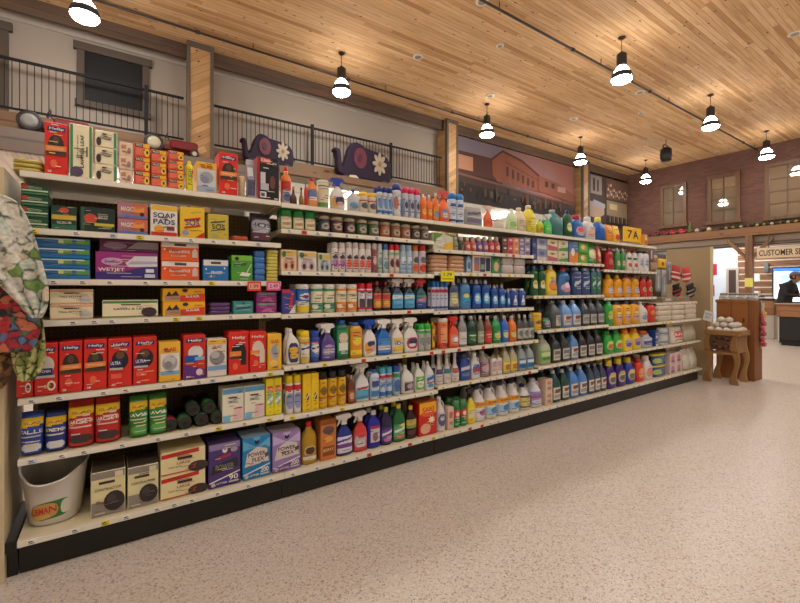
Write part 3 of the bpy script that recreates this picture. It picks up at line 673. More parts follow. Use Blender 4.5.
r.box(117, 148.5, 203, 'sponge_box', 'pink and orange sponge box', 'c86a50', [('r', 0, .0, .5, 1, 'b07888'), ('r', 0, .0, 1, .18, '5a78b8'), ('r', .5, .4, .9, .8, 'e8964c'), ('e', .82, .3, .08, .14, '3a2420'), ('t', .3, .6, .4, .3, 'MAGIC', 'f0e0c8')], levs=2, d=.16, cat='sponges')
r.box(150, 178, 205, 'soap_pad_box', 'white and yellow soap pads box', 'e8e4dc', [('r', 0, .84, 1, 1, 'e8b830'), ('r', 0, .0, 1, .12, 'c83028'), ('t', .5, .68, .84, .16, 'SOAP', '2a3a78'), ('t', .5, .46, .84, .17, 'PADS', '2a3a78'), ('e', .3, .22, .2, .12, 'e8a030'), ('r', .6, .18, .9, .32, '8a3a50')], d=.1)
sos = [('p', [(.15, .52), (.85, .62), (.85, .70), (.15, .60)], 'red'), ('t', .5, .5, .6, .2, 'SOS', '1c3c8c'), ('p', [(.15, .28), (.85, .38), (.85, .44), (.15, .34)], 'red'), ('e', .2, .15, .14, .09, '8a98b8'), ('p', [(.6, 0), (1, 0), (1, .2)], 'red')]
r.box(179.5, 205, 207, 'soap_pad_box', 'yellow soap pad box with red stripes', 'e8c030', sos, d=.1)
r.box(207.5, 229, 214, 'soap_pad_box', 'dull yellow green soap pad box', 'c8b444', [('p', [(.12, .62), (.85, .72), (.85, .78), (.12, .68)], '2c5a3a'), ('t', .5, .5, .66, .2, 'SOS', '22443c'), ('p', [(.12, .3), (.85, .4), (.85, .44), (.12, .34)], '2c5a3a'), ('e', .3, .15, .2, .08, 'a8a870')], d=.1)
r.bot(232, 250, 236, 'pack', 'wipe_pack', 'flat orange red wipe pack', 'b04828', d=.12, cat='wipes')
r.bot(251, 273, 212, 'pouch', 'wipe_pouch', 'dark grey wipe pouch', '24222a', None, '3a3844', [('e', .5, .6, .46, .3, '8c8a94'), ('t', .5, .64, .7, .2, '409', '1a1a22'), ('p', [(0, .1), (1, 0), (1, .2), (0, .34)], '5a2840')], d=.12, cat='pouch')
r = R_(0, 3)
r.box(34, 91, 238, 'wet_wipe_pack', 'blue and green flat wet cloth pack', '1c64a0', [('r', .0, .0, 1, .3, '1a78b8'), ('r', .4, .45, 1, .95, '5c9a3c'), ('r', 0, .86, .9, 1, 'd0e0e8'), ('r', .4, .5, .5, .9, 'c8dc90'), ('r', .66, .5, .74, .9, '2c5aa0')], levs=4, d=.2, cat='wipes')
wj = [('r', 0, 0, 1, .26, '3c2c80'), ('p', [(0, .26), (1, .26), (1, 1), (0, 1)], '9a2c7c'), ('p', [(.45, .3), (.75, 0), (1, 0), (1, .6)], '34307c'), ('e', .25, .66, .17, .14, 'c8a0c8'), ('p', [(.46, .6), (.62, .88), (1, .9), (1, .5), (.52, .46)], 'd8d4e0'), ('p', [(.5, .56), (1, .6), (1, .7), (.56, .68)], 'b0a8c4'), ('t', .26, .66, .26, .1, 'Swiffer', '3a2a60'), ('t', .24, .34, .42, .16, 'WETJET', 'white'), ('r', .78, .06, .96, .2, 'c8c8e0'), ('r', .8, .26, .94, .4, 'e4e0f0')]
r.box(94, 159, 252, 'mop_pad_box', 'purple mop pad refill box', '8a2c78', wj, d=.12)
Row(0, wz(126, 252, .085)+.001, r.place, .12).box(98, 160, 240, 'mop_pad_box', 'shaded purple mop pad box lying atop', '6a3060', [('e', .25, .5, .2, .26, 'a890a8'), ('p', [(.46, .3), (.62, .88), (1, .9), (1, .3)], 'a8a4ac')], d=.12)  # set back in shadow; that shade is mixed into these greyer box colours
er = lambda c, wd: [('r', 0, .74, 1, 1, 'e0dcd8'), ('r', .34, .8, .66, .94, '4c4640'), ('t', .48, .5, .56, .16, wd, 'white'), ('e', .08, .6, .03, .05, 'white'), ('e', .9, .62, .03, .05, 'white'), ('t', .46, .26, .4, .07, 'ERASER', 'white'), ('r', .82, .2, .97, .6, 'c8b8b0')]
r.box(160.5, 200, 242, 'eraser_pad_box', 'orange and white eraser pad box', 'e86028', er(0, 'MULTI-SURFACE'), levs=2, d=.14)
r.box(202.5, 229, 259.5, 'eraser_pad_box', 'blue and white eraser pad box', '1c70b8', [('r', 0, .72, 1, 1, 'e0dcd8'), ('r', .3, .8, .7, .92, '4c4640'), ('t', .54, .38, .46, .15, 'ERASER', 'white'), ('e', .1, .55, .03, .05, 'white'), ('e', .3, .2, .03, .05, 'white'), ('e', .85, .6, .03, .05, 'white')], d=.12)
r.box(231, 253, 255, 'duster_box', 'green duster refill box', '4c9a38', [('r', 0, .8, 1, 1, '7ab848'), ('e', .24, .88, .1, .08, '28281c'), ('p', [(.1, .55), (.7, .62), (.7, .75), (.1, .68)], '2c6a2c'), ('p', [(.35, .2), (.8, .15), (.95, .28), (.5, .34)], 'e0e8d8'), ('p', [(.66, .26), (.7, .24), (.98, .66), (.94, .68)], 'c8d8b8')], d=.12)
r.bot(254, 266, 251, 'pack', 'sponge_pack', 'blue sponge pack', '3c70b8', levs=5, d=.09, cat='sponges')
r.bot(267, 279, 250, 'pack', 'scrubber_pack', 'yellow and grey scrubber sponge', 'c8bc58', levs=9, d=.08, cat='sponges')
r = R_(0, 4)
tk = bb('TALL KITCHEN', edge='e0a888', pic='c8c0bc')
r.box(49, 94, 289, 'trash_bag_box', 'cream and peach kitchen bag box', BB, tk, levs=2, d=.2)
r.box(101, 159, 300, 'trash_bag_box', 'cream leaf bag box with green edges', BB, bb('LAWN & LEAF', edge='5a8a50', pic='3c2c34'), d=.2)
r.box(162, 206, 288, 'storage_bag_box', 'yellow and red slider bag box', 'f0b420', [('p', [(.4, 0), (1, 0), (1, .62), (.4, .44)], 'd83c28'), ('r', .04, .08, .38, .44, 'b89080'), ('p', [(.06, .4), (.14, .8), (.2, .5), (.3, .85), (.38, .44)], '3a2c28'), ('t', .7, .4, .34, .2, 'SLIDER', 'f0e8d8'), ('e', .52, .85, .07, .14, '3a2c28'), ('r', .74, .7, .95, .8, 'c88a20')], levs=2, d=.14)
r.bot(209, 232, 303, 'pack', 'glove_pack', 'purple rubber glove pack', '5c3c74', levs=3, d=.12, cat='gloves')
r.box(233, 253.5, 301, 'glove_pack', 'teal rubber glove pack', '3c8a8a', [('r', .1, .2, .9, .8, '58a8a0'), ('p', [(.1, .3), (.9, .4), (.9, .6), (.1, .5)], '2c4c78'), ('e', .5, .85, .06, .08, '202020')], d=.05, cat='gloves')
r.box(256, 277, 292, 'glove_pack', 'magenta rubber glove pack', '90287c', [('r', .05, .8, .95, .98, '5c9a78'), ('p', [(.2, .1), (.8, .1), (.7, .5), (.4, .4)], 'b860a0')], levs=2, d=.06, cat='gloves')
r = R_(0, 5)
for a, b, yt, kd, ds in ((10, 33, 344, 'w', 'red kitchen bag box half behind aprons'), (34, 58, 343, 'w', 'red kitchen bag box with white bag'), (59, 82.5, 341, 'b', 'red bag box, black bag, orange stripe'), (83.5, 107, 339, 'b', 'red bag box with orange stripe'), (108, 132, 338, 'u', 'red bag box, blue ribbon'), (133, 157, 336.5, 'u', 'red bag box with blue ribbon')):
    if a == 10: a = 16
    r.box(a, b, yt, 'trash_bag_box', {16: 'red kitchen bag box, leftmost', 34: 'red kitchen bag box, second from left', 59: 'red orange-striped bag box, third from left', 83.5: 'red orange-striped bag box, fourth from left', 108: 'red blue-ribbon bag box, fifth from left', 133: 'red blue-ribbon bag box, sixth from left'}[a], 'd8281e', hefty(kd), d=.14, fill=.98)
r.box(158.5, 181, 341.5, 'trash_bag_box', 'yellow box with swirled grey bag', 'eab838', glad(), d=.12)
r.box(183, 206, 334.5, 'trash_bag_box', 'red and purple trash bag box', 'd02c24', hefty('p'), d=.14)
r.box(207, 227, 338.5, 'trash_bag_box', 'pale box with crumpled grey bag', 'dcd8d0', [('r', 0, .86, 1, 1, 'e8b838'), ('e', .5, .5, .42, .2, '8a888c'), ('e', .4, .58, .24, .1, 'b8b6ba'), ('r', 0, .16, 1, .28, '7aa0d0'), ('t', .5, .8, .5, .08, 'GLAD', 'red')], d=.12)
r.box(228.5, 249, 331, 'trash_bag_box', 'red bag box with black bag, wide', 'd8281e', [('t', .5, .86, .7, .08, 'Hefty', 'white'), ('e', .5, .55, .38, .2, '1c1a20'), ('r', .6, .2, .9, .55, '1c1a20'), ('r', .02, .42, .62, .54, 'e88a3c'), ('r', .02, .36, .55, .41, '50382c'), ('e', .3, .18, .14, .08, 'e86a4a')], d=.14)
r.box(249.5, 266.5, 331, 'trash_bag_box', 'red bag box with white bag', 'd8281e', [('t', .5, .88, .8, .08, 'Hefty', 'white'), ('e', .5, .58, .38, .2, 'd8c8c0'), ('r', .6, .22, .92, .55, 'd8c8c0'), ('r', .02, .44, .6, .54, 'e88a3c'), ('e', .36, .22, .16, .08, 'e86a4a')], d=.14)
r.box(267.5, 284, 333.5, 'trash_bag_box', 'yellow bag box beside white spray bottle', 'eab838', [('e', .5, .5, .34, .24, 'b8b4b4'), ('e', .45, .55, .22, .14, '9c9aa0'), ('t', .5, .8, .6, .1, 'GLAD', 'red'), ('e', .4, .18, .3, .1, 'f0c868')], d=.12)
r = R_(0, 6)
def gl(wd, c): return [('r', 0, .82, 1, 1, 'e8c820'), ('p', [(0, .7), (1, .82), (1, .9), (0, .9)], 'e8c820'), ('t', .5, .86, .5, .07, 'GLAD', 'c03020'), ('t', .5, .62, .8, .1, wd, 'white'), ('r', .1, .46, .8, .5, 'lgrey'), ('e', .5, .16, .36, .12, c)]
r.bot(18.5, 43, 414, 'pouch', 'trash_bag_pouch', 'blue trash bag pouch, tall kitchen', '26449a', None, '2040a0', gl('TALL KI', 'd0d4e0'), d=.12, cat='bag', fill=.99)
r.bot(44, 66.5, 413, 'pouch', 'trash_bag_pouch', 'navy kitchen bag pouch', '1e3078', None, '1c3080', gl('KITCHEN', 'c8ccd4'), d=.12, cat='bag', fill=.99)
r.bot(67, 121, 400.5, 'pouch', 'trash_bag_pouch', 'red large trash bag pouch', 'b02824', None, 'b82420', gl('LARGE TR', '3a2c2c'), n=2, d=.12, cat='bag', fill=.99)
r.bot(129, 168, 396, 'pouch', 'trash_bag_pouch', 'green lawn bag pouch', '2c7a24', None, '307c28', gl('LAWN', '58a050'), n=2, d=.1, cat='bag', fill=.97)
# trash bag rolls lying end-on
def roll(c): 
    def f():
        key = ('roll', c)
        if key not in CACHE:
            mb = MB(); prof = [(0, .012, .012), (.001, .014, .014), (.006, .03, .03), (.0, .04, .04), (.006, .045, .045), (.30, .045, .045), (.226, .04, .04)]
            mb.loft(prof[3:], mat('20241f', .4), 20); mb.v = [(x*.78, z*.78, -y*.78+.036) for x, y, z in mb.v]; body = mb.mesh('roll')
            m2 = MB(); m2.loft([(.004, .0455, .0455), (.05, .0462, .0462), (.09, .0455, .0455)], mat(c, .4), 20, caps=(False, False)); m2.v = [(x*.78, z*.78, -y*.78+.036) for x, y, z in m2.v]
            m3 = MB(); m3.loft([(-.004, .014, .014), (.0, .018, .018)], mat('0a0a0a'), 14, caps=(True, False)); m3.v = [(x*.78, z*.78, -y*.78+.036) for x, y, z in m3.v]
            CACHE[key] = [('', body), ('wrapper', m2.mesh('wrapper')), ('core', m3.mesh('core'))]
        return CACHE[key]
    return f()
for px, lv, c, lb in ((170, 0, 'c83048', 'red wrapped'), (185, 0, '3c8a4c', 'green wrapped, lower left'), (202, 0, '4c6c54', 'grey green, lower middle'), (217.5, 0, '2c5c3c', 'dark green, lower right'), (194, 1, '4c6c54', 'grey green, upper left'), (210, 1, '4ca060', 'bright green, upper right')):
    X = wx(px, .05); put(roll(c), 'trash_bag_roll', (X, .05+.015*lv, r.z+lv*.06), '%s trash bag roll lying end-on, %s' % (lb, r.place), 'bag roll', 'trash bag rolls piled on the shelf')
q = [('r', 0, .84, 1, 1, '5ca0d0'), ('r', .3, .7, .7, .75, '5a4a3c'), ('t', .5, .6, .5, .08, 'SMALL', '5a6a7a'), ('r', 0, 0, .35, .2, '7ab8e0'), ('p', [(.5, .05), (.96, .05), (.96, .4), (.55, .35)], 'e0c0c4'), ('r', .52, .38, .96, .41, 'c03040')]
r.box(222, 265, 386.5, 'trash_bag_box', 'pale blue and cream bag box', 'e4e2d0', q, n=2, d=.12)
yb = [('r', .1, .62, .9, .8, 'e05030'), ('e', .5, .45, .44, .2, '8ac0a0'), ('p', [(.1, .3), (.9, .42), (.9, .52), (.1, .4)], 'e8e8e0'), ('t', .5, .7, .7, .08, 'DUSTER', 'white')]
r.box(266, 285, 377.5, 'duster_box', 'narrow yellow duster box', 'e8d820', yb, n=2, d=.08, cat='box')
r = R_(0, 7)
# mop bucket
t = tag(link('mop_bucket', None, None, (0, .225, ZB0+.002)), 'white plastic mop bucket with grey inside on the bottom deck', 'bucket')
Xl = BX[0]-.02; Xr = wx(89, .09); Wb, Hb = (Xr-Xl)/2/1.06, .262; t.location.x = (Xl+Xr)/2
n = 48; prof = [(0, .74), (.01, .80), (.12, .89), (.24, .98), (Hb, 1.0)]
def bz(z, a):
    k = z/Hb; f = math.exp(-((a-radians(-118))/.30)**2)+.0; g = .05*Wb*f*k**6
    zz = z+(k**6)*(-.055*math.exp(-((a-radians(-98))/.75)**2)); return g, zz
def bpt(z, rr, a, ins=0):
    g, zz = bz(z, a); e = 2/2.6; ca, sa = cos(a), sin(a)
    return ((rr*Wb-ins+g)*math.copysign(abs(ca)**e, ca), (rr*.18-ins+g)*math.copysign(abs(sa)**e, sa), zz)
mb = MB(); vs = []; A_ = [-pi+2*pi*i/n for i in range(n)]
for z, rr in prof: vs += [bpt(z, rr, a) for a in A_]
for z, rr in ((Hb, 1.05), (Hb+.006, 1.05), (Hb+.006, .985)): vs += [bpt(min(z, Hb), rr, a)[:2]+(bpt(Hb, rr, a)[2]+(z-Hb),) for a in A_]
K_ = len(vs)//n; fs = [(k*n+i, k*n+(i+1) % n, (k+1)*n+(i+1) % n, (k+1)*n+i) for k in range(K_-1) for i in range(n)]+[tuple(range(n-1, -1, -1))]
mb.add(vs, fs, mat('d4d0cc', .35), True); mb.obj('bucket_wall', t)
mb = MB(); vs = []
for z, rr in ((Hb+.005, .985), (.2, .85), (.02, .76)): vs += [bpt(min(z, Hb), rr, a, .004)[:2]+((bpt(Hb, rr, a)[2]+.005) if z > Hb else z,) for a in A_]
mb.add(vs, [(k*n+(i+1) % n, k*n+i, (k+1)*n+i, (k+1)*n+(i+1) % n) for k in range(2) for i in range(n)]+[tuple(range(2*n, 3*n))], mat('d2d0cc', .4), True); mb.obj('inner_wall', t)
mb = MB()
def bl(u, v, l):
    a = radians(-130+u*76); z = .03+v*.09; k = z/Hb; rr = 1
    for (z1, r1), (z2, r2) in zip(prof, prof[1:]):
        if z1 <= z <= z2: rr = r1+(r2-r1)*(z-z1)/(z2-z1)
    x, y, _ = bpt(z, rr, a); return (x*(1+.008), y-.0015-l, z+.02*(u-.3))
def strips(p0, p1, c, k, l0):
    g = 20
    vm, vh = (p0[1]+p1[1])/2, (p1[1]-p0[1])/2; q = [max(1-abs(2*i/g-1)**3.5, .0)**.5 for i in range(g+1)]
    P0 = [bl(p0[0]+(p1[0]-p0[0])*i/g, vm-vh*q[i], l0) for i in range(g+1)]; P1 = [bl(p0[0]+(p1[0]-p0[0])*i/g, vm+vh*q[i], l0) for i in range(g+1)]
    mb.add(P0+P1, [(i, i+1, g+2+i, g+1+i) for i in range(g)], mat(c, .4))
strips((0, 0), (1, .96), '2c7a34', 0, .0); strips((.03, .06), (.62, .9), 'c89a58', 0, .0008); strips((.66, .1), (.97, .88), 'd4d0c4', 0, .0008); strips((.03, .06), (.5, .3), 'd8b060', 0, .0012)
tv, tf = text_mesh('LIBMAN'); mb.add([bl(.06+x*.52, .36+y*.36, .002) for x, y in tv], tf, mat('c02828'))
mb.obj('label', t)
cn = [('r', 0, .84, 1, 1, '8a847c'), ('r', 0, 0, 1, .32, '8a847c'), ('r', .22, .72, .7, .78, '3c3028'), ('t', .5, .6, .8, .06, 'CONTRACTOR', '6a6048'), ('e', .68, .3, .32, .23, '2c2628'), ('e', .6, .36, .14, .1, '403a3e'), ('r', .7, .85, .95, .97, 'd8d0b0'), ('r', .1, .05, .4, .08, 'c8c0b0')]
r.box(90, 126, 470, 'trash_bag_box', 'cream and grey contractor bag box', 'dcd4a4', cn, d=.2, top='5a5248')
r.box(127, 159, 465, 'trash_bag_box', 'second cream and grey contractor bag box', 'dcd4a4', cn, d=.2, top='5a5248')
lg = [('p', [(0, .72), (.86, .8), (.86, .98), (0, .9)], 'c8281e'), ('r', 0, 0, 1, .05, 'c0503c'), ('r', .36, .58, .7, .7, '3a2c28'), ('t', .5, .44, .3, .1, 'LARGE', '8a3028'), ('e', .84, .16, .24, .24, '3a2c2c'), ('p', [(.7, .1), (.74, .1), (.8, .3), (.76, .3)], 'c03028'), ('t', .3, .3, .3, .06, 'TRASH BAGS', '6a5a48')]
r.box(160, 206.5, 449, 'trash_bag_box', 'cream large bag box with red band', 'e4d8a8', lg, levs=2, d=.2)
def lit(bg, mid, nm, num, c2):
    a = [('p', [(0, .0), (1, .0), (1, .26), (0, .08)], c2), ('p', [(0, .1), (1, .28), (1, .31), (0, .13)], 'white'), ('t', .78, .17, .3, .12, num, 'white'), ('r', .62, .05, .95, .09, 'lgrey'), ('e', .12, .07, .07, .05, 'lgrey'), ('t', .4, .08, .34, .04, 'LITTER', 'white')]
    return a
r.box(208, 241, 442, 'litter_box', 'dark purple litter bag box', '4a3478', [('r', 0, .86, 1, 1, '8a7ca8'), ('p', [(.05, .28), (.1, .5), (.9, .62), (.95, .4)], '2c2c2c'), ('p', [(.3, .62), (.7, .68), (.7, .76), (.3, .7)], 'a03050'), ('t', .5, .45, .6, .12, 'POWER', '808088'), ('p', [(.42, .8), (.5, .76), (.58, .8), (.58, .88), (.5, .84), (.42, .88)], 'e0dce8'), ('e', .8, .82, .12, .06, 'a8a0b0')]+lit(0, 0, 0, '90', '3c2880'), d=.16, top='5a4a80')
def pf(c1, c2, c3): return [('p', [(.5, .75), (0, .95), (0, .7)], c3), ('p', [(.5, .75), (1, .95), (1, .7)], c3), ('p', [(.5, .8), (.35, 1), (.65, 1)], c3), ('p', [(.05, .3), (.15, .62), (.5, .76), (.88, .68), (.95, .36)], 'd4ccc8'), ('t', .5, .58, .64, .1, 'POWER', '3c3438'), ('t', .55, .45, .44, .1, 'FLEX', '3c3438'), ('p', [(.8, .45), (.95, .5), (.95, .6), (.8, .56)], '6a4c48'), ('p', [(.42, .86), (.5, .82), (.58, .86), (.58, .94), (.5, .9), (.42, .94)], '1c2038')]+lit(0, 0, 0, '200', c2)
r.box(242, 271, 436, 'litter_box', 'bright blue trash bag box, penguin mark'.replace('penguin', 'cat'), '1c84c0', pf(0, '1478b8', '60b0e0'), d=.16, top='a8c8e0')
r.box(272, 301, 431, 'litter_box', 'lavender trash bag box with cat mark', '9a80c0', pf(0, '7c60b0', 'c0b0dc'), d=.16, top='c8bcdc')
# ================================================================ STOCK, second bay
r = R_(1, 7)
r.bot(302.5, 319, 422.5, 'round', 'oil_soap_bottle', 'golden oil soap bottle, red cap', 'b08a1c', 'd82020', None, [('e', .5, .6, .34, .3, 'c8b070'), ('e', .5, .6, .24, .22, '5a2c20'), ('r', .1, .05, .9, .28, 'e0d8c0')], d=.07)
r.box(320.5, 336.5, 419.5, 'cleaner_box', 'tall orange brown powder box', 'c87838', [('e', .5, .75, .4, .1, '5a4a4c'), ('r', .1, .1, .9, .34, '8a4420'), ('t', .5, .25, .7, .08, 'BORAX'[:5], 'e8c878'), ('e', .5, .52, .3, .08, 'e0a050'), ('r', 0, .9, 1, 1, '8a5028')], d=.1)
ZL = [('p', [(0, .3), (1, .6), (1, .9), (0, .62)], 'd4d0dc'), ('r', 0, 0, 1, .25, '7c3c98'), ('t', .5, .58, .7, .14, 'ZEP', '3c3c88')]
r.bot(337, 354, 414, 'spray', 'spray_bottle', 'blue spray bottle, white trigger', '1c3488', 'e4e0dc', 'dcd8e8', [('r', 0, .0, 1, .1, 'd0ccd8'), ('r', 0, .3, 1, .55, '7c3c98'), ('p', [(0, .6), (1, .85), (1, .95), (0, .75)], '3c4c9c')], d=.06)
r.bot(354.5, 369, 411, 'spray', 'spray_bottle', 'red patterned spray bottle, white trigger', 'c83c38', 'dcd8d4', 'c8505a'[:6], [('e', .4, .5, .4, .4, 'b0b8c0'), ('e', .5, .3, .3, .2, 'd0d0d4'), ('s', .5, .8, .3, .2, 'd83040')], d=.06)
r.bot(368.5, 382.5, 411, 'round', 'cleaner_bottle', 'royal blue bottle, white cap', '262a9c', 'e0dcd8', None, [('r', .25, .1, .8, .85, 'c8c4cc'), ('r', .25, .8, .8, .98, 'c02c48'), ('e', .5, .4, .14, .24, '8c6c80')], d=.06, rows=2, lz=(.1, .62))
FB = lambda c, c2: [('p', [(0, .15), (1, .35), (1, .9), (0, .8)], c), ('p', [(.1, .42), (.9, .66), (.9, .8), (.1, .58)], 'e8e4e0'), ('e', .5, .16, .3, .12, c2)]
r.bot(382, 394, 408, 'round', 'cleaner_bottle', 'purple cleaner bottle, yellow green cap', '2c2050', 'c0cc3c', '4a2c78', FB('6c4898', 'c070b0'), d=.06, rows=2)
r.bot(394.5, 407, 404.5, 'round', 'cleaner_bottle', 'green cleaner bottle, yellow cap', '1c6438', 'e0cc30', '3c9a58', FB('58a878', 'd06040')+[('e', .7, .9, .2, .14, 'e0d850')], d=.06, rows=2)
r.bot(407.5, 418.5, 406.5, 'round', 'cleaner_bottle', 'dark brown bottle, yellow cap', '281414', 'e0cc30', None, [('r', .0, .66, 1, 1, 'c8b45c'), ('r', .0, .48, 1, .66, '8a9a3c'), ('e', .5, .2, .4, .16, '5a2c3c')], d=.06, lz=(.1, .6))
r.box(419, 437, 401.5, 'detergent_box', 'red and orange powder box', 'cc2820', [('r', 0, .66, 1, 1, 'f0b020'), ('e', .5, .66, .4, .1, 'e86020'), ('t', .5, .8, .7, .12, 'OXI', 'c02820'), ('e', .34, .2, .3, .16, 'e8b090'), ('s', .7, .45, .24, .14, 'f0e0c0')], d=.12, top='d8782c')
r = R_(2, 7)
r.bot(438, 447.5, 397, 'bleach', 'cleaner_bottle', 'white bottle with blue grey label', 'dcd8d4', 'e0dcd8', 'c8c8d4', [('e', .5, .5, .36, .4, '5a6484'), ('e', .5, .6, .2, .14, 'c8ccd8')], d=.08, rows=2)
r.box(448, 454, 407, 'cleaner_box', 'narrow pale pink box', 'd8b8a8', [('r', .2, .5, .8, .8, 'c07868'), ('r', .2, .2, .8, .35, 'b88878')], d=.08)
r.bot(454.5, 468.5, 400, 'can', 'scouring_can', 'green can with red disc', '1c7a40', '4c8a5c', '1c7a44', [('e', .5, .62, .42, .24, 'd82c2c'), ('e', .5, .62, .2, .12, 'e8d8d0'), ('r', 0, 0, 1, .12, '2c9a50')], n=2, rows=2, cat='can')
r.bot(468.5, 476.5, 388, 'spray', 'spray_bottle', 'yellow spray bottle, black trigger', 'e0cc3c', '18181a', 'e8d850', [('r', .1, .3, .9, .7, 'd8d4c0'), ('r', 0, 0, 1, .2, 'e8c020')], d=.05)
BL = [('r', 0, .62, 1, .96, 'e8a828'), ('r', 0, 0, 1, .5, 'a8c4e0'), ('t', .5, .8, .6, .12, 'BLEACH', 'a05020'), ('e', .66, .3, .3, .22, '3c8cc8')]
BL2 = [('r', 0, .62, 1, .96, 'e8a828'), ('r', 0, 0, 1, .5, 'd8d4dc'), ('t', .5, .8, .6, .12, 'BLEACH', 'a05020'), ('e', .66, .3, .3, .2, 'b060a0')]
r.bot(476, 488, 385.5, 'bleach', 'bleach_jug', 'white jug with orange and pink label', 'd8d6d8', '242c4c', 'e0dce0', BL2, rows=2, cat='jug')
r.bot(488, 522.5, 382, 'bleach', 'bleach_jug', 'white jug with orange and blue label', 'd8d6d8', '242c4c', 'e0dce0', BL, n=3, rows=2, cat='jug')
r.bot(523, 533, 384.5, 'bleach', 'bleach_jug', 'short white jug with yellow label', 'd8d8dc', '242c4c', 'd8c878', [('r', 0, .85, 1, 1, '4a4440'), ('r', 0, 0, 1, .1, '4a4440'), ('t', .5, .5, .8, .16, 'SPLASH', '6a5a3c')], rows=2, cat='jug')
r.bot(533.5, 545, 379, 'bleach', 'cleaner_jug', 'white jug with lavender label', 'd8d8e0', 'b8bcd0', '8c90c4', [('r', 0, .5, 1, .7, 'b0548c'), ('e', .5, .24, .4, .18, 'c8c8e0')], rows=2, cat='jug')
r = R_(3, 7)
r.box(546, 553, 379, 'cleaner_box', 'small pale pink box', 'dcc0ac', [('r', .2, .6, .8, .85, 'c89080'), ('r', .2, .15, .8, .4, 'b88878')], levs=2, d=.1)
LBL = [('r', .1, .0, .92, 1, 'd8d0c4'), ('r', .3, .55, .6, .85, '8a4c40'), ('r', .2, .1, .8, .4, 'a8a4a0'), ('e', .65, .75, .12, .12, '30343c')]
r.bot(553.5, 562.5, 371, 'jug', 'fluid_jug', 'dark teal jug with white label', '1c4c4c', 'd0d0d0', None, LBL, rows=2, cat='jug')
r.bot(563, 571, 370, 'jug', 'fluid_jug', 'dark green jug with white label', '20483c', 'd0d0d0', None, LBL, rows=2, cat='jug')
r.bot(571.5, 589, 367, 'jug', 'fluid_jug', 'bright blue washer fluid jug', '4c84cc', 'd8d8dc', None, LBL, n=2, rows=2, cat='jug')
r.bot(589.5, 608, 363.5, 'jug', 'fluid_jug', 'dark slate blue jug', '3c4c64', 'a0a4ac', None, LBL, n=3, rows=2, cat='jug')
r = R_(4, 7)
PU = [('e', .5, .5, .36, .4, 'c8b0a8'), ('e', .5, .42, .2, .2, '5c7048'), ('e', .5, .7, .2, .12, 'e0c850')]
r.bot(608.5, 627.5, 359.5, 'detergent', 'detergent_bottle', 'dark purple bottle, yellow cap', '3c1c74', 'dccc3c', None, PU, n=2, rows=2)
r.bot(628, 637, 357.5, 'detergent', 'detergent_bottle', 'deep blue bottle, yellow cap', '1c3ca0', 'dcc43c', None, PU, rows=2)
r.bot(638, 646, 358, 'detergent', 'detergent_bottle', 'red detergent jug with red cap', 'dc3c28', 'c02c20', None, [('e', .5, .5, .3, .4, 'e8a068')], rows=2, cat='jug')
r.bot(646.5, 654.5, 356, 'detergent', 'detergent_bottle', 'white jug with salmon label', 'dcd8d8', 'e0e0e0', None, [('e', .5, .4, .36, .36, 'e09080')], rows=2, cat='jug')
r.bot(655, 669, 354, 'tub', 'pod_tub', 'round navy tub, yellow lid', '1c3064', 'd8cc38', '24407c', [('e', .3, .5, .2, .3, 'a8c060'), ('r', .5, .3, .9, .8, '4c6ca8')], levs=2, cat='tub', d=.12)
r = R_(5, 7)
r.box(670, 682, 352.5, 'laundry_box', 'small pink laundry box', 'd8c4c0', [('e', .5, .5, .3, .3, 'c080a8'), ('r', .2, .1, .8, .3, '8c7090')], n=2, levs=2, d=.1)
r.bot(685, 698.5, 349, 'pouch', 'paper_bag', 'large white paper goods bag', 'd4d0c4', None, None, (), n=2, rows=2, d=.14, cat='bag')
# ---- bay 2, sixth shelf
r = R_(1, 6)
r.bot(286.5, 302.5, 375.5, 'can', 'polish_can', 'yellow capped white and red can', 'e0dcd8', 'e8cc20', 'd8d4d4', [('r', 0, .82, 1, 1, 'c82828'), ('e', .5, .4, .4, .3, '8a98c8')], n=2, rows=2, cat='can')
r.box(303, 319, 373, 'cleaner_box', 'slim yellow cleaner box', 'e8c418', [('e', .6, .38, .2, .1, '2c2c3c'), ('p', [(.4, .3), (.8, .44), (.8, .5), (.4, .36)], 'e0e0d8')], n=2, d=.07, top='d8a818')
r.bot(319.5, 348, 371, 'can', 'polish_can', 'golden yellow can, black cap', 'd8a81c', '18181a', 'd8ac20', [('r', .0, .3, 1, .36, 'b03828'), ('e', .5, .6, .3, .18, '8a6418')], n=3, rows=2, cat='can')
r.bot(349, 356, 376, 'round', 'polish_bottle', 'small amber brown bottle', '6a3424', 'c0a890', 'a05038', [('e', .5, .5, .3, .3, 'c8a080')], rows=2)
r.bot(356.5, 371, 363.5, 'spray', 'spray_bottle', 'white spray bottle, aqua label', 'd0d4d4', 'd4d4d0', '58a8cc', [('r', 0, .6, 1, 1, 'd8dce0'), ('p', [(.1, .6), (.9, .7), (.9, .85), (.1, .75)], 'b03048'), ('r', 0, 0, 1, .2, '3c90c0')], d=.06, rows=2)
r.bot(371.5, 380.5, 370, 'tall', 'disinfectant_bottle', 'white bottle with blue label', 'c8d0dc', '3c60b0', 'b8c8e0', [('r', 0, 0, 1, .3, '3c80c0'), ('r', .1, .5, .9, .8, '3c4c8c')], rows=2, d=.05)
LY = [('r', 0, .86, 1, 1, 'c02c3c'), ('r', 0, .0, 1, .2, '3c70b0'), ('p', [(.1, .4), (.9, .5), (.9, .66), (.1, .56)], '4c80c8')]
r.bot(381, 394, 367.5, 'can', 'disinfectant_can', 'aqua and red disinfectant can', 'b0c4dc', '58b4d0', 'b8c8dc', LY, n=2, rows=2, cat='can')
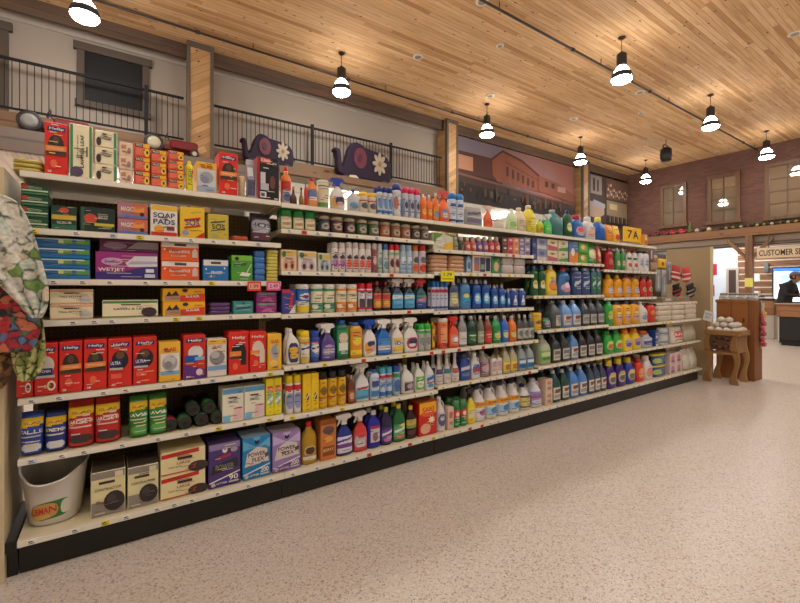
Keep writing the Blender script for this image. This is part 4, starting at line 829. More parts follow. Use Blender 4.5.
r.bot(394.5, 402, 366, 'can', 'disinfectant_can', 'blue can with green band', 'a0b8c8', '1c4ca8', '98b0c4', [('r', 0, .8, 1, 1, '3c9a4c'), ('e', .5, .4, .36, .3, '3c6cb0')], rows=2, cat='can')
r.bot(403, 415.5, 365, 'toilet', 'toilet_cleaner', 'white angled bottle with dark label', 'dcdad6', 'd8d8d4', None, [('r', .2, .05, .85, .75, '4a3c54'), ('e', .6, .4, .2, .2, 'b8a0b8')], rows=2, flip=1)
r.bot(416, 426, 363.5, 'toilet', 'toilet_cleaner', 'angled bottle with green label', 'd8dcd4', 'd8d8d4', '78b858', [('e', .5, .5, .3, .36, 'd8e4d0'), ('p', [(.1, .6), (.9, .7), (.9, .8), (.1, .7)], '2c6a34')], rows=2)
r.bot(426.5, 437, 361.5, 'toilet', 'toilet_cleaner', 'angled bottle with blue label', 'd8dce0', 'd0d0d4', 'c0ccd8', [('p', [(.1, .5), (.9, .7), (.9, .95), (.1, .75)], '2c70b8'), ('p', [(.1, .3), (.9, .4), (.9, .52), (.1, .42)], 'c84848'), ('e', .5, .16, .3, .12, '4c90c8')], rows=2)
r = R_(2, 6)
for a, c, ds in ((437.5, '5c4874', 'purple'), (445.5, '3c7c84', 'teal'), (453.5, 'b86058', 'coral')):
    r.bot(a, a+7.6, 353, 'neck', 'toilet_cleaner', 'white long-necked bottle, %s band' % ds, 'd4d2ce', 'd8d8d4', 'd0ccc8', [('r', 0, .62, 1, .95, c), ('r', .1, .1, .9, .4, 'c8c0c0')], rows=2, lz=(.06, .5))
r.bot(461.5, 472, 354, 'detergent', 'cleaner_jug', 'royal blue jug with pale label', '2c4c9c', '2c3c78', None, [('p', [(0, .5), (1, .66), (1, .9), (0, .74)], 'c8ccd8'), ('r', .1, .1, .9, .35, '6080b8')], rows=2, cat='jug')
r.bot(472.5, 481.5, 352.5, 'detergent', 'cleaner_jug', 'white jug with blue and red label', 'd4d4d8', 'd8d8d8', None, [('e', .5, .5, .4, .4, '4c5c98'), ('e', .5, .4, .2, .2, 'b04050')], rows=2, cat='jug')
r.bot(482, 492, 351, 'bleach', 'cleaner_jug', 'clear jug with maroon label', '9c9494', 'b8b4b0', '845868', [('e', .5, .5, .36, .3, 'c0a0b0')], rows=2, cat='jug')
r.bot(492.5, 503.5, 356, 'tall', 'cleaner_bottle', 'pale bottle with pink print', 'd4ccc4', 'a8a878', 'd8ccc8', [('r', .2, .5, .8, .8, 'c8a0a8'), ('r', .2, .2, .8, .36, 'b8a8a0')], n=2, rows=2, d=.06)
r.bot(504, 519, 347.5, 'jug', 'ammonia_jug', 'pale yellow jug, yellow label', 'b8b090', 'a8a080', 'd8c83c', [('e', .6, .4, .3, .3, 'c87038'), ('r', .1, .7, .9, .9, 'e8dc60')], n=2, rows=2, cat='jug')
r.bot(519.5, 536, 344.5, 'jug', 'vinegar_jug', 'clear jug with blue label', '98a4a8', 'c8ccd0', '2c80b8', [('r', .1, .5, .9, .8, 'd0dce4'), ('e', .5, .25, .3, .16, '1c60a0')], n=2, rows=2, cat='jug')
r = R_(3, 5)
r.bot(541.5, 553, 335.5, 'jug', 'vinegar_jug', 'pale green jug, lime label', 'a8b49c', 'c8ccc0', '78b04c', [('r', .1, .5, .9, .86, 'c8dca8'), ('e', .5, .24, .3, .18, '4c8a34')], rows=2, cat='jug')
DK = [('r', .15, .0, .9, 1, 'c8c4bc'), ('r', .25, .5, .7, .85, '7a7470'), ('r', .25, .1, .8, .4, 'a8a49c')]
r.bot(553.5, 571.5, 334, 'jug', 'fluid_jug', 'near-black jug, pale label', '2c3438', '5a5e60', None, DK, n=2, rows=2, cat='jug')
r.bot(572, 580, 332, 'jug', 'fluid_jug', 'blue washer fluid jug', '5c8cc8', '6a7078', None, LBL, rows=2, cat='jug')
r.bot(580.5, 604.5, 330.5, 'jug', 'fluid_jug', 'black jug, pale label', '24282e', '4a4e54', None, DK, n=3, rows=2, cat='jug')
r = R_(4, 5)
r.bot(605, 624, 330, 'detergent', 'detergent_jug', 'bright green detergent jug', '2ca848', '1c8c3c', None, [('e', .5, .5, .34, .36, 'c8d870'), ('e', .5, .4, .2, .2, 'd06040')], n=2, rows=2, cat='jug')
r.bot(624.5, 643, 329, 'detergent', 'detergent_jug', 'yellow detergent jug, orange cap', 'e8cc20', 'e88024', None, [('e', .5, .5, .34, .36, 'c0a0c8'), ('e', .5, .36, .2, .18, '6050a0')], n=2, rows=2, cat='jug')
r.bot(643.5, 655, 331, 'detergent', 'detergent_jug', 'silver grey jug, orange cap', 'a8b0c0', 'e06c2c', None, [('e', .5, .44, .36, .34, '4858a0'), ('r', .2, .6, .8, .8, 'd0d4dc')], rows=2, cat='jug')
r.box(656, 661, 330, 'laundry_box', 'narrow blue laundry box', '2c4ca0', [('r', 0, .5, 1, .62, 'd8b030'), ('r', 0, 0, 1, .3, 'd0d0c8')], levs=2, d=.1)
r = R_(5, 3)
r.bot(661.5, 671, 328, 'jar', 'plastic_tub', 'clear white plastic tub', 'c4c8c8', 'd0dcdc', 'b8c0c8', [('r', 0, .3, 1, .6, '5c7ca0')], levs=2, cat='tub', d=.1)
r.bot(672.5, 685, 326.5, 'pouch', 'charcoal_bag', 'white bag with red print', 'd4ccc4', None, 'd8d0c8', [('r', .3, .35, .9, .8, 'c84848'), ('t', .6, .58, .5, .2, 'BAG'[:3], 'white'), ('r', .3, .1, .8, .2, 'b05050')], cat='bag', d=.12)
r.bot(686, 698, 325.5, 'pouch', 'paper_bag', 'dull clear plastic bag', 'b4ae9c', None, None, (), n=1, rows=2, d=.12, cat='bag')
# ---- fifth shelf of bays 2, 3
r = R_(1, 5)
r.bot(287, 301, 328.5, 'toilet', 'stain_bottle', 'white bottle, navy and yellow label', 'dcdad8', 'd8d4d0', 'dcdad8', [('e', .5, .5, .42, .52, '2c2c6c'), ('e', .5, .64, .3, .16, 'd8b030'), ('e', .55, .34, .3, .16, 'd8b030')], rows=2, d=.05, lz=(.06, .6))
LS = lambda c: [('r', 0, .78, 1, 1, c), ('r', 0, .8, 1, .86, 'c03030'), ('e', .5, .55, .42, .2, 'e0dcd4'), ('p', [(.12, .5), (.88, .58), (.88, .66), (.12, .58)], '2c3c8c'), ('r', 0, 0, 1, .16, c)]
r.bot(301.5, 311.5, 331, 'can', 'disinfectant_can', 'yellow capped disinfectant can', 'd8cc90', 'e8cc1c', 'd8d0b0', LS('d0b440'), rows=2, cat='can')
r.bot(312, 321, 331, 'can', 'disinfectant_can', 'blue capped disinfectant can', '2c4ca0', '1c40a0', '5070b0', LS('2c4898'), rows=2, cat='can')
r.bot(321.5, 337, 323.5, 'spray', 'spray_bottle', 'purple spray bottle, grey white trigger', '4c3c84', 'd8d4d4', '54448c', [('e', .5, .5, .44, .4, '6c5ca0'), ('t', .5, .6, .66, .14, 'CLEAN', 'white'), ('t', .5, .42, .66, .14, 'FRESH', 'white'), ('e', .5, .85, .14, .1, 'b878c0')], rows=2, d=.06)
r.bot(337.5, 350.5, 320.5, 'tall', 'cleaner_bottle', 'dark green bottle, blue cap', '1c5c44', '1c4c90', '2c9060', [('e', .5, .7, .3, .2, 'd8c0a8'), ('r', .2, .2, .8, .5, 'e0e4dc'), ('r', 0, .0, 1, .12, '1c6c48')], rows=2, d=.06)
r.bot(351, 364, 322.5, 'tall', 'cleaner_bottle', 'amber yellow bottle, blue cap', 'c8981c', '2c58a8', 'e08c30', [('e', .5, .6, .3, .2, 'e8d040'), ('r', 0, 0, 1, .2, 'e8cc30')], rows=2, d=.06)
r.bot(364.5, 378, 319.5, 'spray', 'spray_bottle', 'white spray bottle, blue trigger', 'dcd8d4', '1c48a8', 'dcd8d4', [('e', .4, .45, .36, .4, 'e8a440'), ('e', .55, .7, .24, .2, '28345c'), ('e', .7, .4, .24, .24, 'd0a8a0')], rows=2, d=.055, flip=1)
r.bot(378.5, 392.5, 319, 'spray', 'spray_bottle', 'blue spray bottle, white trigger', '1c64b8', 'e0dedc', '3c84cc', [('r', 0, .2, 1, .5, 'd8dce4'), ('e', .5, .7, .3, .16, '4c98d8'), ('t', .5, .36, .8, .14, 'GLASS'[:5], 'c04848')], rows=2, d=.055)
r.bot(393, 405, 319, 'spray', 'spray_bottle', 'yellow and white spray bottle', 'd8d4d0', 'e0dcd4', 'e0c44c', [('p', [(0, .3), (1, .5), (1, .86), (0, .7)], 'd8d8dc'), ('t', .5, .58, .8, .2, '409', '4c4c98'), ('r', 0, 0, 1, .15, 'e0b828')], rows=2, d=.055)
r.bot(405.5, 419.5, 317.5, 'spray', 'spray_bottle', 'white spray bottle, red oval label', 'dcdad6', 'd8d4d0', 'dcdad6', [('e', .55, .5, .4, .44, 'c02844'), ('e', .6, .6, .26, .22, '2c2c5c'), ('e', .5, .36, .2, .12, 'd8d8e0')], rows=2, d=.055)
r.bot(420, 432.5, 324, 'can', 'cleaner_can', 'grey can with bright green cap', 'b0b8b0', '2cb040', 'b0b4b0', [('r', 0, .86, 1, 1, '3ca850'), ('r', .2, .3, .8, .6, '8a9490')], n=2, rows=2, cat='can')
r.bot(433, 441, 322, 'tall', 'cleaner_bottle', 'amber bottle, yellow label', 'a8681c', 'd0b840', 'e8b828', [('e', .5, .5, .3, .14, '3c3020'), ('r', .1, .6, .9, .75, 'e09030')], rows=2, d=.05)
r = R_(2, 5)
r.bot(441.5, 450, 318.5, 'tub', 'wipe_canister', 'orange wipe canister, white lid', 'e07848', 'd0c8bc', 'e07c4c', [('r', .2, .2, .8, .8, 'e8a078'), ('r', 0, 0, 1, .15, 'd0402c')], cat='canister', rows=2)
r.bot(450.5, 460, 316.5, 'spray', 'spray_bottle', 'orange red spray bottle, red trigger', 'd84c28', 'c82c28', 'e06c3c', [('e', .5, .5, .36, .4, 'c8a0a8'), ('e', .6, .5, .2, .2, 'e8e0dc')], rows=2, d=.05)
S5 = [(460.5, 469, 'd4d4d4', 'clear dish soap bottle, white label', '8a8c8c'), (469.5, 479, '1c5c3c', 'dark green dish soap bottle', '16382c'), (479.5, 486, 'a8b098', 'clear bottle, pale green label', '6a7068'), (486.5, 494, 'c83c34', 'dish soap bottle, red label', '8a4034'), (494.5, 503, '2c8c44', 'green dish soap bottle', '1c9044'), (503.5, 510.5, '2c64c0', 'blue dish soap bottle', '2c6cc8'), (511, 518.5, 'e0702c', 'orange dish soap bottle', 'e07830')]
for a, b, c, ds, bd in S5:
    r.bot(a, b, 316, 'round', 'dish_soap_bottle', ds, bd, 'b8b8b8', c, [('e', .5, .5, .3, .3, 'c8c86c' if a > 490 else c), ('r', .2, .6, .8, .7, 'd0d0c8')], rows=3)
r.bot(519, 537, 315, 'round', 'dish_soap_bottle', 'dark clear dish soap bottle', '4c5454', 'b0b0b0', 'b8bcb8', [('e', .5, .5, .3, .3, '6a7474')], n=3, rows=3)
# ---- fourth shelf of bays 2, 3
r = R_(1, 4)
r.box(281.5, 296, 289, 'cleaner_box', 'blue and red toilet brush pack', '3c3c8c', [('p', [(.5, 0), (1, 0), (1, .4)], 'e0dcd8'), ('p', [(.5, .2), (.7, .9), (.85, .9), (.75, .2)], 'b82c40'), ('r', 0, .85, .6, 1, 'c02c38')], d=.06)
r.bot(297, 312, 284, 'tub', 'wipe_canister', 'blue and yellow wipe canister', 'dcd8d0', 'd4d4d4', 'dcd8d4', [('p', [(0, .5), (1, .4), (1, 1), (0, 1)], '2c70b8'), ('e', .6, .66, .36, .14, 'd8d8e4'), ('e', .6, .66, .2, .07, '7a2c68'), ('r', 0, 0, 1, .26, 'e0c420')], cat='canister', rows=2)
def wc(c): return [('r', 0, .06, 1, .38, c), ('r', 0, .88, 1, 1, c), ('r', 0, 0, 1, .05, c), ('t', .6, .7, .5, .06, 'WIPES', '4a5a5a'), ('e', .3, .22, .2, .1, 'e0dcd0')]
r.bot(312.5, 337, 284, 'tub', 'wipe_canister', 'white and green wipe canister', 'dcdcc8', 'dcd8d4', 'dcd8bc', wc('3c9470'), n=2, cat='canister', rows=2)
r.bot(337.5, 359, 284, 'tub', 'wipe_canister', 'white and orange wipe canister', 'dcdcc8', 'dcd8d4', 'dcd4b4', wc('e08430'), n=2, cat='canister', rows=2)
r.bot(359.5, 374, 283, 'can', 'cleaner_can', 'red topped white can', 'c8c4cc', 'd01c30', 'c8c8d0', [('r', .2, .1, .85, .55, '4c4448'), ('r', 0, 0, 1, .08, 'c02030'), ('r', 0, .9, 1, 1, 'd02030')], n=2, cat='can', rows=2)
r.bot(374.5, 392, 281.5, 'round', 'cleaner_bottle', 'dark bottle with red cap, fruit label', '3c2420', 'a83038', 'c07c48', [('r', 0, .6, 1, .9, 'c83848'), ('e', .5, .3, .3, .2, 'e0b040')], n=2, rows=2, lz=(.1, .6))
r.bot(392.5, 416.5, 278.5, 'spray', 'spray_bottle', 'navy spray bottle, aqua label', '1c2844', 'c8c0bc', '3c98c8', [('r', 0, .62, 1, .9, 'c8d4d8'), ('r', .2, .3, .8, .5, '60b0d8')], n=2, rows=2, d=.05, lz=(.06, .52))
r.bot(417, 428, 279, 'spray', 'spray_bottle', 'blue green spray bottle, red trigger', '1c4c5c', 'b83c3c', '2c4ca0', [('p', [(0, .4), (1, .6), (1, .9), (0, .7)], 'b06080'), ('r', 0, .85, 1, 1, '3c9c6c')], rows=2, d=.05)
r = R_(2, 4)
r.bot(428.5, 449, 281, 'can', 'disinfectant_can', 'white and red can, blue cap', 'b8bcd4', '2c6cb8', 'c0c4d8', [('r', 0, .8, 1, .96, 'b83048'), ('r', 0, 0, 1, .12, '3c4c98')], n=4, rows=2, cat='can')
DS = [('e', .5, .5, .4, .4, '58b0e0'), ('e', .42, .55, .2, .26, 'd0e4ec')]
r.bot(450, 461, 281, 'dish', 'dish_soap_bottle', 'grey blue dish soap bottle', '3c4c74', 'c8c8c8', 'a8a894', [('e', .5, .5, .3, .3, 'd0cc90')], rows=2)
r.bot(461.5, 473, 278, 'dish', 'dish_soap_bottle', 'large light blue dish soap bottle', '4c80b8', 'b8c0cc', None, [('r', .15, .1, .85, .7, '3c98c8'), ('e', .5, .66, .3, .14, 'd0d060')], rows=2)
r.bot(474, 492, 279.5, 'dish', 'dish_soap_bottle', 'blue dish soap bottle, aqua label', '1c4c9c', 'b0b8c4', None, DS, n=2, rows=2)
r.bot(492.5, 507, 284.5, 'dish', 'dish_soap_bottle', 'shorter blue dish soap bottle', '1c4c9c', 'a8b0c0', None, DS, n=2, rows=2)
r.bot(507.5, 511.5, 289.5, 'dish', 'dish_soap_bottle', 'tiny blue dish soap bottle', '1c4c9c', 'd0d0d4', None, DS, rows=2)
r.bot(512, 527, 288.5, 'tall', 'dish_soap_bottle', 'squat navy bottle, white marks', '1c3c8c', 'c8d0dc', None, [('p', [(.3, .1), (.5, .9), (.7, .1), (.5, .3)], 'd8e0ec'), ('r', .3, .05, .7, .2, 'b0c4e0')], n=2, rows=2, d=.05)
# ---- third shelf
r = R_(1, 3)
AW = lambda c, k: [('e', .3, .26, .17, .26, c), ('e', .72, .26, .17, .26, c), ('e', .3, .22, .09, .14, k), ('e', .72, .22, .09, .14, k), ('r', 0, .74, 1, .94, 'd8b858'), ('e', .16, .8, .13, .15, '3c7a48'), ('t', .5, .58, .5, .1, 'FRESH', '6a5a6a')]
r.box(280, 297, 249.5, 'air_freshener_pack', 'peach twin air freshener pack', 'e0c4a4', AW('d89878', '5a342c'), d=.06, cat='air freshener')
r.box(298, 317, 251, 'air_freshener_pack', 'white twin air freshener pack', 'dcd4d0', AW('c0a8b0', '3c2430'), d=.06, cat='air freshener')
r.box(318, 331, 253, 'air_freshener_pack', 'pale blue twin air freshener pack', 'c8ccbc', AW('98a8bc', '3c4c68'), d=.06, cat='air freshener')
AF = lambda c, c2: [('e', .5, .64, .3, .1, '3c3440'), ('s', .5, .32, .46, .26, c), ('e', .4, .4, .2, .14, c2), ('r', .3, .04, .7, .12, c)]
r.bot(332, 346.5, 242, 'can', 'air_freshener_can', 'white can with purple flowers', 'd4ccc8', 'd4ccc8', 'd8d0cc', AF('8c3c8c', 'b878b0'), n=2, rows=2, cat='can')
r.bot(347, 372.5, 242.5, 'can', 'air_freshener_can', 'white can with red splash', 'd4ccc8', 'd4ccc8', 'd8d0cc', AF('dc3c30', 'e8745c'), n=4, rows=2, cat='can')
r.bot(373, 378, 243, 'can', 'air_freshener_can', 'maroon air freshener can', '8a5c60', 'ccc4c0', '8a4850', [('e', .5, .5, .3, .2, 'c8a8a8')], rows=2, cat='can')
r.bot(378.5, 383.5, 243.5, 'can', 'air_freshener_can', 'pale green white can', 'b8c4c0', 'c8ccd0', 'b8c8c0', [('e', .5, .5, .3, .2, '7898a0'), ('r', 0, .1, 1, .2, '6a9a6c')], rows=2, cat='can')
r.bot(384, 389.5, 243.5, 'can', 'air_freshener_can', 'blue capped pale can', 'b0bcc0', '2c64b4', 'b8c4c8', [('e', .5, .3, .3, .2, '5c90a0')], rows=2, cat='can')
r.bot(390, 400.5, 244, 'can', 'air_freshener_can', 'red capped floral can', 'c8b8b0', 'cc2c34', 'd0c0b8', [('e', .5, .4, .3, .2, '6a2c34'), ('r', 0, .8, 1, .95, '8cb88c')], n=2, rows=2, cat='can')
r.bot(401, 413.5, 244.5, 'can', 'air_freshener_can', 'light blue air freshener can', '98b4cc', 'a0c0d8', 'a0b8cc', [('e', .5, .6, .3, .2, 'd0dce4'), ('r', 0, .1, 1, .2, '7ca0c0')], n=2, rows=2, cat='can')
r.bot(414, 420, 245, 'can', 'air_freshener_can', 'orange capped can', 'b8b8bc', 'd0702c', 'bcbcc0', [('e', .5, .2, .4, .2, 'e05c2c'), ('e', .5, .6, .3, .16, '50505c')], rows=2, cat='can')
r.bot(420.5, 427.5, 245, 'can', 'air_freshener_can', 'crimson capped can', 'c0bcc0', 'b82440', 'c4c0c4', [('e', .5, .2, .4, .2, 'd84030'), ('e', .5, .6, .3, .16, '7a6878')], rows=2, cat='can')
r = R_(2, 3)
r.bot(428, 466.5, 255, 'pack', 'paper_bag_bundle', 'tan paper bag bundle', 'c49c7c', n=2, levs=4, d=.2, cat='paper bags')
r.bot(467, 471.5, 256, 'tall', 'cleaner_bottle', 'slim blue bottle', '8cacd0', 'a0b8d0', 'a8c4dc', [('e', .5, .5, .3, .3, '4c70a8')], rows=2)
r.box(472.5, 491.5, 255.5, 'air_freshener_pack', 'white framed multi-colour freshener pack', 'd4d0cc', [('r', .05, .1, .35, .9, 'b06c60'), ('r', .1, .5, .3, .8, '5c7cac'), ('r', .38, .05, .66, .9, '3c4468'), ('r', .42, .2, .62, .5, '78a884'), ('r', .7, .1, .95, .9, '2c2c50')], d=.05, cat='air freshener')
r.box(492, 500.5, 256.5, 'scrub_pack', 'green cleaning pack', '2c8c4c', [('e', .5, .4, .3, .3, 'd0a890'), ('r', 0, .8, 1, 1, '1c5c34')], d=.05)
r.bot(502.5, 527, 257, 'pack', 'clear_tub', 'clear plastic tub with pink contents', 'b8b0b0', n=2, levs=2, d=.12, cat='tub')
# ---- second shelf
r = R_(1, 2)
r.bot(277.5-1+4, 317, 209, 'capjar', 'green_capped_bottle', 'beige bottle with big green cap', '2c6a3c', '1c7a30', 'c8b490', [('e', .5, .5, .4, .4, 'd8c8a8'), ('r', .2, .3, .8, .5, 'a88c70')], n=3, rows=2, d=.05)
cj = [('3c424c', 'charcoal'), ('5a3438', 'maroon'), ('3c2430', 'dark plum'), ('3c5834', 'green'), ('5a6848', 'olive'), ('a05c38', 'rust'), ('8c5c34', 'ochre brown'), ('9c6440', 'amber brown'), ('4c3c38', 'dark brown'), ('5c5048', 'taupe')]
xs = [319.5, 333, 347, 359.5, 371, 382, 392.5, 404, 415.5, 427]+[434]
xs = [319.5+i*(427.5-319.5)/10+ (5-i)*0 for i in range(11)]
xs = [319.5, 332.5, 345.5, 358, 370, 381.5, 392.5, 403, 413, 422, 431]
for i, (c, nm) in enumerate(cj):
    yt = 215.5+(xs[i]-320)*.105
    r.bot(xs[i], xs[i+1], yt, 'jar', 'candle_jar', '%s candle jar with pale lid' % nm, c, 'b0a08c', c, [('e', .5, .45, .3, .36, 'a89c90'), ('e', .5, .45, .14, .18, '5c504c')], rows=2, cat='candle')
r = R_(2, 2)
r.box(432.5, 453.5, 233, 'air_freshener_pack', 'green and yellow air freshener pack', 'c8c8b0', [('p', [(0, .3), (.5, 1), (1, .8), (1, 1), (0, 1)], '5c8a3c'), ('e', .35, .45, .24, .3, 'd8d4d0'), ('p', [(.5, 0), (1, 0), (1, .5), (.6, .4)], 'e0b838')], d=.06, cat='air freshener')
cl = ['8a8a74', '3c3c30', 'b04c40', 'b84838', '6a4484', '7c4c84', 'b83440', 'b04444']
nm = ['sage', 'dark olive', 'brick red', 'tomato red', 'violet', 'plum', 'crimson', 'rose red']
for i in range(8):
    a = 454+i*6.0
    r.bot(a, a+6.0, 236.5, 'squat', 'fragrance_bottle', 'small %s fragrance bottle' % nm[i], cl[i], 'c0b8a4', cl[i], [('e', .5, .6, .3, .3, 'd8b8a8' if i > 1 else '5c5c48')], rows=2)
for i, (c, c2, d_) in enumerate((('4a3c44', '8c2c40', 'dark grey and maroon'), ('d05468', 'a82c50', 'pink and red'), ('e0a06c', 'c8804c', 'peach orange'), ('7c78b0', 'c0a8c0', 'lavender'), ('a89cb0', '6c6890', 'grey violet'))):
    a = 502.5+i*5.6
    r.box(a, a+5.5, 237.5, 'fragrance_box', '%s slim fragrance box' % d_, c, [('r', .1, .1, .9, .4, c2), ('e', .5, .7, .3, .12, 'e0d8d0')], levs=2, d=.06)
# ---- bay 4
r = R_(3, 2)
r.box(531, 536.5, 238.5, 'dryer_sheet_box', 'navy dryer sheet box', '2c3c74', [('r', .1, .3, .9, .6, '5c70a8')], levs=2, d=.1)
r.box(537, 547, 238.5, 'dryer_sheet_box', 'grey blue dryer sheet box', '8c98b8', [('r', 0, 0, 1, .36, 'c8c8d0'), ('e', .5, .7, .3, .18, '5c6c9c')], levs=2, d=.1)
r.box(547.5, 558, 239.5, 'dryer_sheet_box', 'cream and pink dryer sheet box', 'd8ccac', [('p', [(0, 0), (1, .0), (1, .3), (0, .5)], 'b85c70'), ('e', .5, .7, .2, .1, '8a7c68')], levs=2, d=.1)
r.box(558.5, 568.5, 240.5, 'dryer_sheet_box', 'cream and green dryer sheet box', 'd4d0b0', [('p', [(0, 0), (1, .0), (1, .4), (0, .2)], '4c9a4c'), ('e', .5, .7, .2, .1, '8a7c68')], levs=2, d=.1)
r.box(569, 578.5, 241.5, 'dryer_sheet_box', 'blue and orange dryer sheet box', '4c78b8', [('r', 0, 0, 1, .5, 'e08438'), ('e', .4, .5, .2, .2, 'e0e0d8')], d=.1)
GR = [('e', .5, .5, .3, .3, 'e0a060'), ('e', .4, .5, .2, .2, 'd8dcb0'), ('r', 0, .85, 1, 1, '2c7a34')]
r.box(579, 588, 242, 'pod_box', 'lime green pod box', '5cac34', GR, levs=2, d=.1)
r.bot(588.5, 598, 243, 'pouch', 'pod_pouch', 'green pod pouch', '2c9440', None, '34984c', GR, cat='pouch', d=.08)
r.bot(598.5, 607.5, 245.5, 'pouch', 'pod_pouch', 'red and green pod pouch', 'c84c44', None, 'c85048', [('p', [(.5, 0), (1, 0), (1, 1), (.6, 1)], '4c8a4c'), ('e', .4, .6, .2, .2, 'e0b0a0')], cat='pouch', d=.08)
r = R_(4, 2)
r.bot(608, 616.5, 247, 'dish', 'stain_bottle', 'deep red bottle', 'a81c24', 'c04040', None, [('e', .5, .5, .3, .3, 'c86060')], rows=2)
r.bot(617, 627.5, 248, 'dish', 'stain_bottle', 'green bottle with white cap', '3c8c4c', 'd0d4d0', None, [('e', .5, .4, .3, .3, 'd0b490')], n=2, rows=2)
r.bot(628, 639.5, 249, 'dish', 'stain_bottle', 'white bottle, red top', 'd4d0cc', 'c82c34', 'd4d0cc', [('r', 0, .8, 1, 1, '2c6c3c'), ('e', .5, .3, .3, .2, 'c04848')], n=2, rows=2)
r.bot(640, 650, 251, 'tall', 'stain_bottle', 'white bottle, navy cap', 'd8d8d8', '20264c', 'd4d4d8', [('e', .5, .5, .3, .3, 'a8b4c8')], n=2, rows=2)
r = R_(3, 3)
r.bot(530, 547.5, 265, 'dish', 'softener_bottle', 'dark green bottle, blue cap', '14542c', '2c5ca0', None, [('e', .5, .5, .34, .3, 'd4d4a8'), ('e', .5, .64, .2, .14, 'e0d060')], n=2, rows=2)
r.bot(548, 560, 264.5, 'dish', 'softener_bottle', 'yellow bottle, white cap', 'e8d048', 'e0dcd0', None, [('e', .5, .4, .36, .34, 'e08838'), ('e', .5, .7, .2, .14, 'a890a8')], rows=2)
r.bot(560.5, 573.5, 267, 'dish', 'softener_bottle', 'blue bottle, red cap, pink flowers', '3c70a8', 'c83c4c', None, [('e', .5, .3, .4, .3, 'c898b8'), ('e', .6, .5, .2, .2, 'e0c8d8')], rows=2)
r.bot(574, 592, 267.5, 'tall', 'softener_bottle', 'navy bottle, sky blue cap', '2c4474', 'a8c4dc', '2c4880', [('p', [(.2, .3), (.8, .6), (.8, .75), (.2, .5)], 'b8cce0')], n=2, rows=2)
r.bot(592.5, 607, 268.5, 'tall', 'softener_bottle', 'teal bottle, pale blue cap', '2c6474', 'a8c4dc', '2c6c60', [('p', [(.2, .3), (.8, .6), (.8, .75), (.2, .5)], 'b0d0c8')], n=2, rows=2)
r = R_(4, 3)
r.bot(607.5, 625, 274, 'dish', 'detergent_bottle', 'amber orange bottle, yellow cap', 'e09c20', 'e0c82c', None, [('e', .5, .4, .3, .3, 'c8bccc')], n=2, rows=2)
r.bot(625.5, 642, 274.5, 'dish', 'detergent_bottle', 'amber orange bottle, purple cap', 'e09c24', '8c3c84', None, [('e', .5, .4, .3, .3, 'b0b0c8')], n=2, rows=2)
r.bot(642.5, 657.5, 276, 'dish', 'detergent_bottle', 'red bottle, dark purple cap', 'c02c28', '5c3c5c', None, [('e', .5, .5, .26, .22, 'c8d0a8'), ('e', .5, .5, .12, .1, '48684c')], n=2, rows=2)
r = R_(3, 4)
r.bot(535.5, 544, 313, 'tub', 'starch_can', 'yellow starch canister', 'e0bc38', 'e8c43c', 'e0b83c', [('e', .5, .5, .3, .12, '8a5c30')], cat='canister')
r.bot(545, 552.5, 318, 'pouch', 'detergent_pouch', 'green and purple pouch', '2c5c40', None, '344c48', [('e', .5, .5, .36, .3, '7c6088'), ('r', 0, .8, 1, .95, '2c8c5c')], cat='pouch', d=.07)
r.bot(553, 563.5, 301, 'jug', 'fluid_jug', 'dark grey jug, tall label', '4c5458', '7c8084', None, [('r', .4, 0, .9, 1, 'c0bcac'), ('r', .5, .2, .8, .8, '9a9890')], rows=2, cat='jug')
r.bot(564, 583, 300.5, 'jug', 'fluid_jug', 'light blue fluid jug', '6c9cd8', 'b0bcc8', None, LBL, n=2, rows=2, cat='jug')
r.bot(583.5, 607.5, 299.5, 'jug', 'fluid_jug', 'charcoal fluid jug', '3c424c', '4c5058', None, [('r', .1, 0, .9, .9, 'b4b4b0'), ('r', .2, .2, .8, .6, '8c8c90')], n=3, rows=2, cat='jug')
r = R_(4, 4)
r.bot(608, 615, 301.5, 'tall', 'detergent_bottle', 'green bottle, green cap', '2c9c40', '48b050', None, [('e', .5, .5, .3, .3, 'c8c870')], rows=2)
r.bot(615.5, 641, 302, 'tall', 'detergent_bottle', 'golden orange bottle, navy cap', 'e0a420', '2c3c6c', None, [('e', .5, .4, .3, .3, 'd0a0a0'), ('e', .5, .6, .2, .14, 'e8d080')], n=3, rows=2)
r.bot(641.5, 649.5, 301.5, 'toilet', 'detergent_bottle', 'white bottle with blue spot', 'd4d4d0', 'c8c8cc', None, [('e', .5, .4, .3, .24, '8c98c0')], rows=2)
r.bot(650, 657, 303, 'tall', 'detergent_bottle', 'red bottle, orange spot', 'cc2c24', '3c2c2c', None, [('e', .5, .6, .3, .2, 'e88c40')], rows=2)
r = R_(5, 2)
r.bot(658.5, 698, 305, 'pack', 'white_cloth_pack', 'white wrapped cloth pack', 'c8bcac', n=3, levs=3, d=.14, cat='cloth')
r = R_(5, 1)
r.box(662, 690, 297, 'goods_tray', 'low tray of mixed small packets', '8c8070', [('r', .1, .3, .3, .8, 'c8c8c0'), ('r', .4, .3, .5, .8, '5c7c5c'), ('r', .6, .3, .8, .8, 'a85c50')], d=.2, cat='tray')
